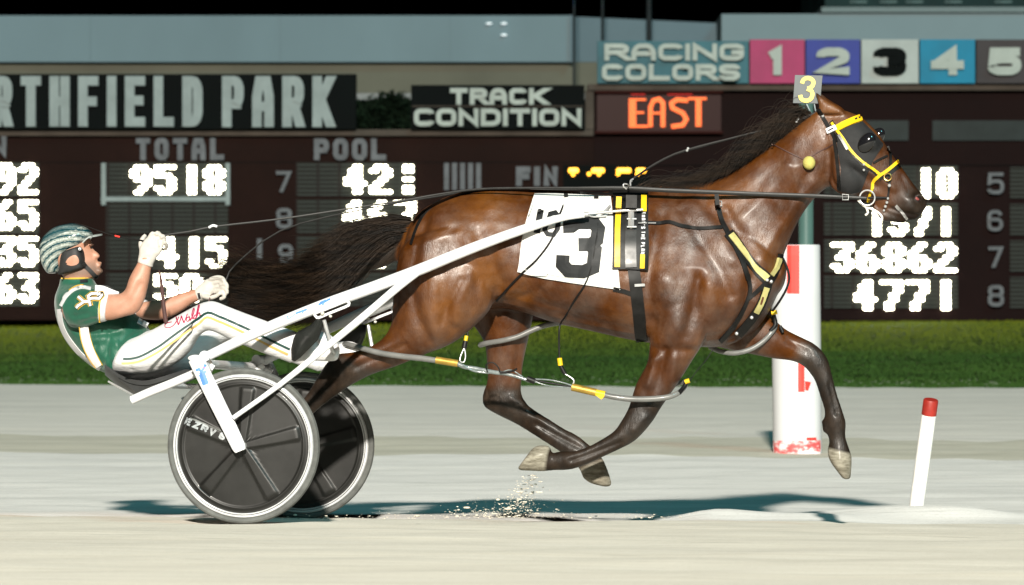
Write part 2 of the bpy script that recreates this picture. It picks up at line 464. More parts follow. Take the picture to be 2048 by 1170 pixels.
UC = np.r_[np.arange(-60, -9, 3.), np.arange(-9, 15, .25), np.arange(15, 70, 3.)]
ground_band('racetrack', MS_TRACK, UF, np.r_[-60, -30, -15, np.arange(-9, -2, .3), np.arange(-2, 1.601, .06), 1.6])
ground_band('inner_track', MS_WHITE, UF, np.r_[1.6, np.arange(1.66, 5, .06), np.arange(5, 11.7, .2), 11.7])
ground_band('dirt_path', MS_DIRT, UF, np.r_[11.7, np.arange(12, 15, .15), 15.1])
ground_band('sand_strip', MS_SAND, UF, np.r_[15.1, np.arange(15.5, 29.2, .4), 29.5])
m, t, b = nodes('turf'); setp(b, Roughness=.9, Specular_IOR_Level=.1)
v1 = noise(t, texco(t, (.25, 1.5, 1)), .8, 5, .6); v2 = noise(t, texco(t), 18, 4, .7)
k = ramp(t, v1, [(.3, (.016, .036, .007)), (.52, (.022, .048, .009)), (.72, (.032, .062, .012))])
k = mixc(t, .3, k, ramp(t, v2, [(.3, (.5, .5, .45)), (.7, (1, 1, 1))]), 'MULTIPLY')
t.links.new(k, b.inputs['Base Color']); bump(t, b, v2, .8, .03); M_TURF = m
ground_band('infield_ground', M_TURF, UF, np.r_[29.5, np.arange(30, 52, .5), 54, 60, 80, 110, 250, 420])

# mown grass standing on the infield, the board lamps' yellow glow painted into its colour
def grass():
    n = 140000
    X = RNG.uniform(-13, 13, n); v = 29.3+23*RNG.random(n)**.9
    front = RNG.random(n) < .16; v[front] = 29.25+RNG.random(front.sum())**2*1.2
    u = (X-OX-v*SA)/CA
    h = RNG.uniform(.018, .045, n); h[front] *= RNG.uniform(.3, 1.3, front.sum())
    Z = gz(v)-.005; X = OX+u*CA+v*SA; Y = -u*SA+v*CA
    wd = RNG.uniform(.006, .014, n); lean = RNG.normal(0, .02, (n, 2))
    p = np.empty((n, 3, 3)); p[:, 0] = np.stack([X-wd, Y, Z], 1); p[:, 1] = np.stack([X+wd, Y, Z], 1)
    p[:, 2] = np.stack([X+lean[:, 0], Y+lean[:, 1], Z+h], 1)
    me = bpy.data.meshes.new('grass'); me.from_pydata(p.reshape(-1, 3).tolist(), [], np.arange(3*n).reshape(n, 3).tolist())
    m, t, b = nodes('grass_blades'); setp(b, Roughness=.7, Specular_IOR_Level=.2)
    f = noise(t, texco(t, (.3, 1.2, 1)), 1.1, 4, .6); f2 = noise(t, texco(t), 30, 2)
    k = ramp(t, f, [(.3, (.016, .042, .008)), (.55, (.024, .056, .010)), (.75, (.034, .070, .013))])
    k = mixc(t, .10, k, ramp(t, f2, [(.3, (.6, .6, .55)), (.7, (1.1, 1.1, 1.05))]), 'MULTIPLY')
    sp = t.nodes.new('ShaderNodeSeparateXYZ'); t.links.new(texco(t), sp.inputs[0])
    spill = math_(t, 'ADD', sp.outputs['Y'], math_(t, 'MULTIPLY', f, 9))  # painted lamp spill: blades turn olive towards the board
    k = mixc(t, ramp(t, math_(t, 'MULTIPLY', math_(t, 'SUBTRACT', spill, 42.5), .062), [(.05, (0, 0, 0)), (.85, (.9, .9, .9))]), k, (.115, .130, .007))
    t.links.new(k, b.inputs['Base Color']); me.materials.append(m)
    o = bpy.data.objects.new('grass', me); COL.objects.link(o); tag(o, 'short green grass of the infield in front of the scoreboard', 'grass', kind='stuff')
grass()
fm = MB()
for i in range(420):
    x = RNG.uniform(-9, 9); v = 29.4+abs(RNG.normal(0, .7)); u = (x-OX-v*SA)/CA
    fm.ball((x, -u*SA+v*CA, float(gz(v))+RNG.uniform(.02, .05)), (RNG.uniform(.006, .02), .006, .005), 6, m=4)
fm.build('clover_heads', M('clover_pale', (.13, .16, .11), .8, var=.2), None, world_label='pale clover heads dotted along the front edge of the grass', cat='flowers', kind='stuff')

# ================================================================== SETTING: scoreboard and signs
YB = 50.0
M_BOARD = M('board_brown', (.0105, .0050, .0040), .85, spec=.12, var=.18, scale=1.2, bmp=.1)
M_BOARD2 = M('board_dark', (.008, .0040, .0038), .85, spec=.12, var=.15, scale=1.2)
M_FRAME = M('board_frame', (.05, .042, .035), .85, spec=.12, var=.2, scale=2)
M_LETTER = M('letter_pale', (.165, .20, .20), .55, var=.12, scale=3)
M_DIM = M('letter_dim', (.085, .092, .10), .55, var=.2, scale=4)
M_BLACK = M('sign_black', (.0022, .0032, .0032), .85, spec=.12, var=.2, scale=2)
def louvre_mat():
    m, t, b = nodes('lamp_bank_unlit'); setp(b, Roughness=.9, Specular_IOR_Level=.1)
    sep = t.nodes.new('ShaderNodeSeparateXYZ'); t.links.new(texco(t), sep.inputs[0])
    s = math_(t, 'SINE', math_(t, 'MULTIPLY', sep.outputs['Z'], 2*PI/.068))
    s2 = math_(t, 'SINE', math_(t, 'MULTIPLY', sep.outputs['X'], 2*PI/.34))
    f = math_(t, 'MULTIPLY', math_(t, 'ADD', s, 1), .5)
    k = ramp(t, f, [(.2, (.010, .0095, .008)), (.8, (.030, .034, .031))])
    k = mixc(t, math_(t, 'GREATER_THAN', s2, .93), k, (.015, .013, .012))
    t.links.new(k, b.inputs['Base Color']); return m
M_BANK = louvre_mat()
M_LAMP = M('lamp_lit', (.9, .88, .8), .4, var=0, emit=(1, .93, .70), strength=17)
M_AMBER = M('lamp_amber', (.8, .4, .05), .4, var=0, emit=(1, .42, .03), strength=5)

board = thing('scoreboard', PD(1024, 640, YB), 'long dark brown scoreboard with rows of lit white lamp figures across the infield', 'scoreboard')
mb = MB(); mb.pbox(-330, 272, 1188, 640, YB, .8); mb.build('main_panel', M_BOARD, board, False)
mb = MB(); mb.pbox(1188.5, 181, 2420, 642, YB+.02, .8); mb.build('side_panel', M_BOARD2, board, False)
mb = MB(); mb.pbox(-334, 259, 1187, 271.5, YB-.12, .95); mb.build('top_rail', M_FRAME, board, False)
mb = MB(); mb.pbox(1176, 168, 2424, 180.5, YB-.15, 1.0); mb.build('top_rail', M_FRAME, board, False)
mb = MB(); mb.pbox(1171, 181, 1187.5, 258, YB-.1, .5); mb.build('end_post', M_FRAME, board, False)
for x0, x1, y in ((-330, 1187, 324), (1189, 2420, 330)):
    mb = MB(); mb.pbox(x0, y, x1, y+1.4, YB-.006, .02); mb.build('panel_seam', M_BLACK, board, False)
for x in (120, 520, 870, 1540, 1940):
    mb = MB(); mb.pbox(x, 642, x+26, 668, YB+.2, .4); mb.build('footing', M_FRAME, board, False)
def bank_(x0, y0, x1, y1):
    mb = MB(); mb.pbox(x0, y0, x1, y1, YB-.03, .02); mb.build('lamp_bank', M_BANK, board, False)
for y in (328, 402, 475, 548):
    bank_(-150, y-4, 78, y+64); bank_(212, y-4, 456, y+64); bank_(592, y-4, 830, y+64); bank_(1648, y+4, 1916, y+68)
    bank_(2020, y+6, 2240, y+68)
mb = MB(); mb.pbox(1126, 330, 1300, 378, YB-.03, .02); mb.build('amber_bank', M_BLACK, board, False)
for x0, x1 in ((1700, 1817), (1865, 2110)):
    mb = MB(); mb.pbox(x0, 241, x1, 281, YB-.03, .03); mb.build('blank_display', M('display_blank', (.010, .016, .016), .35, var=.2, scale=2), board, False)
D57 = {'0': ['01110', '11011', '11011', '11011', '11011', '11011', '01110'], '1': ['00110', '00110', '00110', '00110', '00110', '00110', '00110'],
 '2': ['01110', '11011', '00011', '00110', '01100', '11000', '11111'], '3': ['11111', '00011', '00110', '01110', '00011', '11011', '01110'],
 '4': ['00110', '01110', '01110', '11110', '11111', '00110', '00110'], '5': ['11111', '11000', '11110', '00011', '00011', '11011', '01110'],
 '6': ['00110', '01100', '11000', '11110', '11011', '11011', '01110'], '7': ['11111', '00011', '00011', '00110', '00110', '01100', '01100'],
 '8': ['01110', '11011', '11011', '01110', '11011', '11011', '01110'], '9': ['01110', '11011', '11011', '01111', '00011', '00110', '01100'],
 ':': ['00110', '00110', '00000', '00110', '00000', '00110', '00110'], '.': ['00000', '00000', '00000', '00000', '00000', '00000', '11000']}
def lamps(text, x0, y0, x1, y1):
    n = len(text); cw = (x1-x0+6)/n; dx = (cw-6)/5; dy = (y1-y0)/7
    for i, ch in enumerate(text):
        if ch == ' ': continue
        mb = MB()
        for r, row in enumerate(D57[ch]):
            for c, bit in enumerate(row):
                if bit == '1':
                    p = PD(x0+i*cw+(c+.5)*dx, y0+(r+.5)*dy, YB-.045); s = (CD+YB)/F
                    mb.ball(p, (dx*.55*s, .03, dy*.45*s), 10, m=4)
        mb.build('lit_digit', M_LAMP, board)
lamps('92', -8, 326, 76, 389); lamps('65', -8, 400, 76, 460); lamps('35', -8, 473, 76, 533); lamps('63', -8, 546, 76, 606)
lamps('9518', 260, 330, 450, 389); lamps('415', 314, 474, 454, 536); lamps('50', 308, 548, 406, 604)
lamps('42', 688, 329, 784, 388); lamps(':', 784, 329, 838, 388); lamps('467', 686, 401, 832, 459); lamps('30', 686, 474, 778, 536)
lamps('10', 1828, 336, 1914, 397); lamps('1371', 1730, 414, 1908, 472); lamps('36862', 1662, 485, 1914, 545); lamps('4771', 1708, 560, 1910, 621)
mb = MB()
for x0, x1 in ((1137, 1159), (1183, 1211), (1233, 1262), (1272, 1292)):
    for q in np.arange(x0+4, x1-3, 3.0): mb.ball(PD(q, 341, YB-.045), (.034, .02, .04), 8, m=4)
for x, y in ((1146, 349), (1178, 348), (1198, 348.5), (1236, 348), (1275, 348)): mb.ball(PD(x, y, YB-.045), .03, 8, m=4)
mb.build('amber_digits', M_AMBER, board)
for name, txt, x0, y0, x1, y1, wt, gap in (('column_title', 'TOTAL', 272, 276, 448, 320, 11, 9), ('column_title', 'POOL', 628, 277, 772, 320, 11, 8),
        ('column_title', 'FIN', 1032, 333, 1116, 372, 12, 7), ('row_number', '7', 552, 342, 582, 384, 7, 5),
        ('row_number', '8', 552, 416, 584, 457, 8, 5), ('row_number', '9', 556, 488, 586, 527, 8, 5), ('row_number', 'I', 514, 477, 526, 518, 10, 5),
        ('row_number', '5', 1975, 345, 2008, 388, 7, 5), ('row_number', '6', 1975, 420, 2006, 462, 7, 5),
        ('row_number', '7', 1977, 493, 2006, 535, 7, 5), ('row_number', '8', 1976, 570, 2008, 613, 7.5, 5)):
    sign_text(name, M_DIM, board, txt, x0, y0, x1, y1, wt, gap, YB-.03)
sign_text('column_title', M_DIM, board, 'WIN', -92, 272, 13, 312, 11, 9, YB-.03)
mb = MB()
for k in range(5): flat(mb, ribbon2d([(893+k*16, 326), (893+k*16, 380)], 10), YB-.03)
mb.build('barred_panel', M_DIM, board, False)
mb = MB()
for pl in ([(207, 326), (207, 410)], [(455.5, 326), (455.5, 410)], [(202, 398), (460, 398)]): flat(mb, ribbon2d(pl, 9), YB-.04-(.004 if pl[0][0] < 205 else 0), .03)
mb.build('window_bracket', M_LETTER, board, False)

YS = YB-.25
s1 = thing('park_sign', PD(350, 258, YS), 'wide black sign with tall pale condensed capitals on top of the scoreboard', 'sign')
mb = MB(); mb.pbox(-330, 148, 712, 258.2, YS, .35); mb.build('sign_panel', M_BLACK, s1, False)
sign_text('lettering', M_LETTER, s1, 'NORTHFIELD', -131, 152, 405, 253, 19, 17, YS)
sign_text('lettering', M_LETTER, s1, 'PARK', 444, 152, 668, 254, 19, 17, YS)
s2 = thing('track_condition_sign', PD(996, 258, YS), 'smaller black sign with two lines of squarish pale capitals left of the red display', 'sign')
mb = MB(); mb.pbox(822, 170, 1169, 258.2, YS, .35); mb.build('sign_panel', M_BLACK, s2, False)
mb = MB(); mb.pbox(824, 211.5, 1167, 213.5, YS-.012, .02); mb.build('panel_seam', M_FRAME, s2, False)
M_L2 = M('letter_white', (.24, .275, .255), .55, var=.1, scale=3)
sign_text('lettering', M_L2, s2, 'TRACK', 900, 176, 1093, 209, 9.5, 4.5, YS)
sign_text('lettering', M_L2, s2, 'CONDITION', 828, 217, 1163, 252, 9.5, 4.5, YS)

# red message display set into the board
s3 = thing('message_display', PD(1320, 265, YB-.1), 'dark red message display with glowing orange capitals set in the scoreboard', 'display')
m, t, b = nodes('display_red'); setp(b, Roughness=.35); b.inputs['Base Color'].default_value = (.012, .0015, .0012, 1)
b.inputs['Emission Color'].default_value = (1, .03, .015, 1); b.inputs['Emission Strength'].default_value = .004
mb = MB(); mb.pbox(1194, 186, 1442, 262, YB-.06, .05); mb.build('display_face', m, s3, False)
mb = MB()
for q in ((1190, 181.5, 1446, 186), (1190, 262, 1446, 267)): mb.pbox(*q, YB-.16, .15)
mb.build('display_frame', M('display_trim', (.02, .004, .003), .7, var=.1), s3, False)
m, t, b = nodes('display_glow'); setp(b, Roughness=.4); b.inputs['Base Color'].default_value = (.3, .02, .01, 1)
sep = t.nodes.new('ShaderNodeSeparateXYZ'); t.links.new(texco(t), sep.inputs[0])
q = math_(t, 'ADD', math_(t, 'MULTIPLY', sep.outputs['X'], 150), math_(t, 'MULTIPLY', sep.outputs['Z'], 90))
f = math_(t, 'MULTIPLY', math_(t, 'ADD', math_(t, 'SINE', q), 1), .5)
t.links.new(ramp(t, f, [(.15, (1, .07, .012)), (.75, (1, .30, .07))]), b.inputs['Emission Color']); b.inputs['Emission Strength'].default_value = 1.5; M_GLOW = m
mb = MB()
for pl, wd in (([(1265, 200), (1265, 252)], 14), ([(1258, 199), (1292, 199)], 4), ([(1262, 225), (1288, 225)], 4), ([(1258, 252.5), (1296, 252.5)], 5),
             ([(1301, 254), (1301, 214), (1307, 201), (1318, 198), (1326, 205), (1326, 254)], 8.5), ([(1303, 226), (1326, 226)], 4),
             ([(1376, 201), (1354, 199), (1343, 206), (1345, 216), (1366, 226), (1373, 238), (1366, 250), (1343, 253)], 8.5),
             ([(1397, 199), (1397, 253)], 11), ([(1376, 197), (1413, 197)], 5)):
    flat(mb, ribbon2d(pl, wd), YB-.08-.006*(len(mb.f) % 4), .03)
mb.build('lettering', M_GLOW, s3, False)
m = M('display_trim_glow', (.2, .01, .01), .4, var=0, emit=(1, .03, .02), strength=.5)
mb = MB()
for q in ((1262, 188, 1290, 190), (1335, 188, 1385, 190)): mb.pbox(*q, YB-.09, .02)
mb.build('glow_strip', m, s3, False)

# racing colours sign
s4 = thing('racing_colors_sign', PD(1350, 168, YS), 'teal sign with two lines of pale block capitals above the red display', 'sign')
M_TEAL = M('sign_teal', (.022, .085, .105), .4, var=.35, scale=.9)
mb = MB(); mb.pbox(1195, 82, 1497, 166.5, YS, .3); mb.build('sign_panel', M_TEAL, s4, False)
sign_text('lettering', M_L2, s4, 'RACING', 1209, 87, 1488, 121, 9.5, 5, YS)
sign_text('lettering', M_L2, s4, 'COLORS', 1204, 128, 1480, 161, 9.5, 5, YS)
mb = MB(); mb.pbox(1238, 164, 1268, 168, YS+.05, .2); mb.pbox(1340, 164, 1370, 168, YS+.05, .2); mb.build('mounting_foot', M_FRAME, s4, False)
for num, x0, x1, colr, ink, lab in (('1', 1500, 1609, (.23, .028, .082), M_L2, 'pink number panel with a pale figure, next to the teal sign'),
        ('2', 1612, 1720, (.022, .034, .175), M_L2, 'dark blue number panel with a pale figure'), ('3', 1723, 1837, (.235, .27, .262), M_BLACK, 'pale grey number panel with a black figure'),
        ('4', 1840, 1950, (.004, .125, .21), M_L2, 'bright sky blue number panel with a pale figure'), ('5', 1953, 2066, (.026, .024, .026), M_L2, 'charcoal number panel with a pale figure at the right edge')):
    p = thing('number_panel', PD((x0+x1)/2, 168, YS), lab, 'number panel', 'racing colour number panels in a row')
    mb = MB(); mb.pbox(x0, 79, x1, 166.5, YS-.01, .3); mb.build('panel_face', M('panel_'+num, colr, .4, var=.16, scale=1.2), p, False)
    xm = (x0+x1)/2; mb2 = sign_text('figure', ink, p, num, xm-(24 if num == '1' else 33), 95, xm+(22 if num == '1' else 33), 150, 17, 4, YS-.012)
    if num == '1':
        pass
    mb = MB(); mb.pbox(xm-16, 164, xm+14, 168, YS+.05, .2); mb.build('mounting_foot', M_FRAME, p, False)

# ================================================================== buildings behind the board
YW = 78.0
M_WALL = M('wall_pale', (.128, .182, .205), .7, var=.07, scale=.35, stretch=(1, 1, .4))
M_WALL2 = M('wall_pale_far', (.15, .205, .225), .7, var=.06, scale=.35)
M_BEIGE = M('wall_beige', (.10, .10, .078), .8, var=.1, scale=.5)
M_DKGREEN = M('roof_green', (.008, .023, .023), .6, var=.4, scale=.5)
M_STEEL = M('dark_steel', (.014, .019, .021), .5, var=.2, scale=2)
bl = thing('grandstand_building', PD(500, 640, YW), 'long low building with a pale upper wall and beige base behind the scoreboard', 'building')
def poly_wall(name, px, Y, depth, mat, par):
    mb = MB(); a = [PD(x, y, Y) for x, y in px]; n = len(a)
    vs = [tuple(q) for q in a]+[(q.x, q.y+depth, q.z) for q in a]
    mb.add(vs, [tuple(range(n)), tuple(range(2*n-1, n-1, -1))]+[(i, n+i, n+(i+1) % n, (i+1) % n) for i in range(n)])
    return mb.build(name, mat, par, False)
poly_wall('upper_wall', [(-2600, 31), (1141, 31), (1141, 124), (-2600, 124)], YW, 12, M_WALL, bl)
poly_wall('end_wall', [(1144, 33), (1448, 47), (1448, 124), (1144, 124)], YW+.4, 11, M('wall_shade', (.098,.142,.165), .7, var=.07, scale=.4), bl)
poly_wall('wall_base', [(-2600, 124.6), (1452, 124.6), (1452, 186), (-2600, 186)], YW+.25, 11.4, M_BEIGE, bl)
poly_wall('plinth', [(-2600, 186.5), (1452, 186.5), (1452, 199), (-2600, 199)], YW+.2, 11, M('plinth_pale', (.2, .21, .21), .7, var=.05), bl)
poly_wall('foundation', [(-2600, 199.5), (1452, 199.5), (1452, 640), (-2600, 640)], YW+1.2, 10, M('foundation_dark', (.02, .022, .02), .8, var=.2), bl)
for x in (1142, ):
    mb = MB(); mb.pbox(x-2.5, 30, x+2.5, 124, YW-.12, .5); mb.build('downpipe', M('pipe_blue', (.09, .135, .16), .5, var=.1), bl, False)
for x in (180, 560, 900):
    bx = MB(); bx.pbox(x, 31.5, x+1.3, 124, YW-.02, .1)
    bx.build('wall_joint', M('wall_joint', (.108,.158,.178), .7, var=.05), bl, False)
b2 = thing('barn_building', PD(1800, 640, YW-2), 'pale flat fronted building with a dark green upper storey at the top right', 'building')
poly_wall('front_wall', [(1443, 28), (4600, 24), (4600, 84), (1443, 84)], YW-2, 10, M_WALL2, b2)
poly_wall('parapet', [(1643, 14), (4600, 12), (4600, 23.5), (1643, 24.5)], YW-2.1, 10, M('parapet_pale', (.13, .17, .175), .6, var=.1), b2)
poly_wall('upper_storey', [(1650, -60), (4600, -60), (4600, 11.5), (1650, 13.5)], YW-1, 8, M_DKGREEN, b2)
poly_wall('lower_wall', [(1443.5, 84.5), (4600, 84.5), (4600, 640), (1443.5, 640)], YW-1.5, 9, M_STEEL, b2)
for x in (1700, 1760, 1812, 1890, 1990): 
    mb = MB(); mb.pbox(x, 1, x+34, 6, YW-1.04, .1); mb.build('window_strip', M('strip_pale', (.06, .10, .10), .5, var=.3, scale=6), b2, False)
for i, (x, y) in enumerate(((978, 47), (1008, 47), (1008, 70))):
    mb = MB(); s = (CD+YW)/F
    mb.ball(PD(x, y, YW-.08), (6.5*s, .06, 2.0*s), 12)
    mb.build('wall_lamp', M('wall_lamp_lit', (.8, .85, .85), .4, var=0, emit=(.85, .95, 1), strength=.75), None,
             world_label=('small lit lamp on the pale wall, left one of the upper pair', 'small lit lamp on the pale wall, right one of the upper pair', 'small lit lamp on the pale wall, by itself under the pair')[i], cat='lamp', group='small lit lamps on the pale wall')
for x, wd, y1, lab in ((1298, 11, 84, 'thick dark post rising into the black sky behind the teal sign'), (1205, 6, 84, 'thin dark post at the left end of the teal sign'), (1148, 5, 60, 'slim dim post against the sky beside the wall corner')):
    mb = MB(); a = PD(x, y1+240, YW-6); c = PD(x, -260, YW-6); r = wd*.5*(CD+YW-6)/F
    mb.tube([a, (a+c)/2, c], [r, r*.97, r*.9], 14); o = mb.build('light_pole', M_STEEL, None, world_label=lab, cat='pole', group='dark posts above the signs')
# hedge seen in the gap between the two black signs
def hedge():
    n = 9000; c = PD(765, 235, 60); sx = 90*(CD+60)/F
    p = np.stack([RNG.uniform(c.x-sx, c.x+sx, n), RNG.uniform(60, 61.4, n), RNG.uniform(PD(0, 300, 60).z, PD(0, 203, 60).z, n)], 1)
    p[:, 2] += .10*np.sin(p[:, 0]*5)+RNG.normal(0, .06, n)
    d1 = RNG.normal(0, .06, (n, 3)); d2 = RNG.normal(0, .06, (n, 3))
    v = np.stack([p, p+d1, p+d2], 1).reshape(-1, 3)
    me = bpy.data.meshes.new('hedge'); me.from_pydata(v.tolist(), [], np.arange(3*n).reshape(n, 3).tolist())
    me.materials.append(M('hedge_leaf', (.0045, .010, .005), .9, var=.4, scale=3)); o = link_mesh('hedge', me)
    tag(o, 'dark green hedge in the gap between the two black signs', 'hedge')
hedge()

# ================================================================== posts at the track edge
pb = thing('distance_post', PD(1594, 905, 12.1), 'thick white round post with red patches behind the leading foreleg', 'post')
pw = lambda x, y: PD(x, y, 12.1)
r = 49*(32.1)/F
mb = MB(); a = pw(1595, 909); c = pw(1591, 490)
mb.tube([a, a+(c-a)*.004, a+(c-a)*.25, a+(c-a)*.5, a+(c-a)*.75, a+(c-a)*.995, c], [r, r, r, r, r, r, r*.97], 48)
M_POST = M('post_white', (.50, .51, .52), .5, var=.06, scale=3, stretch=(1, 1, .3), bmp=.15, bscale=30)
post = mb.build('post_body', M_POST, pb)
bpy.context.view_layer.update()
def bvh_of(o):
    me = o.data; mw = Matrix.Translation(wloc(o))
    return BVHTree.FromPolygons([mw @ v.co for v in me.vertices], [tuple(p.vertices) for p in me.polygons])
PB = [bvh_of(post)]
M_RED = M('post_red', (.62, .035, .025), .5, var=.15, scale=8)
mb = MB(); wrap(mb, patch([(1574, 491), (1599, 491)], [(1574, 587), (1599, 588)], 6, 4), PB, .001, .002)
mb.build('red_figure', M_RED, pb, False); mb = MB()
wrap(mb, patch([(1596, 725), (1609, 725)], [(1596, 784), (1609, 784)], 6, 3), PB, .001, .002)
wrap(mb, patch([(1610, 762), (1622, 764)], [(1610, 780), (1616, 782)], 3, 3), PB, .001, .002)
mb.build('red_figure', M_RED, pb, False)
m, t, b = nodes('post_band'); setp(b, Roughness=.55)
f = noise(t, texco(t, (1, 1, 2.2)), 9, 5, .65); t.links.new(ramp(t, f, [(.44, (.60, .07, .07)), (.56, (.66, .60, .60))]), b.inputs['Base Color'])
mb = MB(); wrap(mb, patch([(1546.5, 882), (1640, 880)], [(1547.5, 910), (1641, 911)], 4, 24), PB, .001, .002, jump=.3)
mb.build('red_band', m, pb, False)
mb = MB(); wrap(mb, patch([(1613, 875), (1632, 875)], [(1613, 881), (1632, 881)], 2, 4), PB, .001, .003); mb.build('red_patch', M_RED, pb, False)
gp = MB(); a = PD(1612, 640, 14.5); c = PD(1612, 206, 14.5)
gp.tube([a, c], 15*(34.5)/F, 20); gp.build('signal_pole', M('pole_green', (.05, .105, .095), .45, var=.2, scale=4, stretch=(1, 1, .2)), None,
         world_label='pale green pole standing behind the horse\'s neck and the white post', cat='pole')
st = thing('marker_stake', PD(1832, 1024, 2.3), 'small leaning white stake with a red top on the track edge', 'stake')
a = PD(1831, 1028, 2.3); c = PD(1862, 799, 2.15); d = c-a
R0 = 15*(22.3)/F
mb = MB(); mb.tube([a-d*.05, a, a+d*.5, a+d*.868], [R0, R0, R0, R0*.98], 20); mb.build('stake_shaft', M('stake_white', (.70, .70, .67), .5, var=.08, scale=12, bmp=.1), st)
mb = MB(); mb.tube([a+d*.869, a+d*.99, c], [R0, R0, R0*.9], 20); mb.build('stake_cap', M('stake_red', (.25, .018, .012), .5, var=.2, scale=20), st)

for mm in bpy.data.materials:      # weathered paint on the far boards: hardly any gloss
    if mm.name.split('_')[0] in ('board', 'sign', 'letter', 'panel', 'display', 'wall', 'roof', 'parapet', 'foundation', 'hedge', 'plinth', 'strip', 'turf', 'grass', 'dark', 'pipe'):
        setp(mm.node_tree.nodes['Principled BSDF'], Specular_IOR_Level=.06)

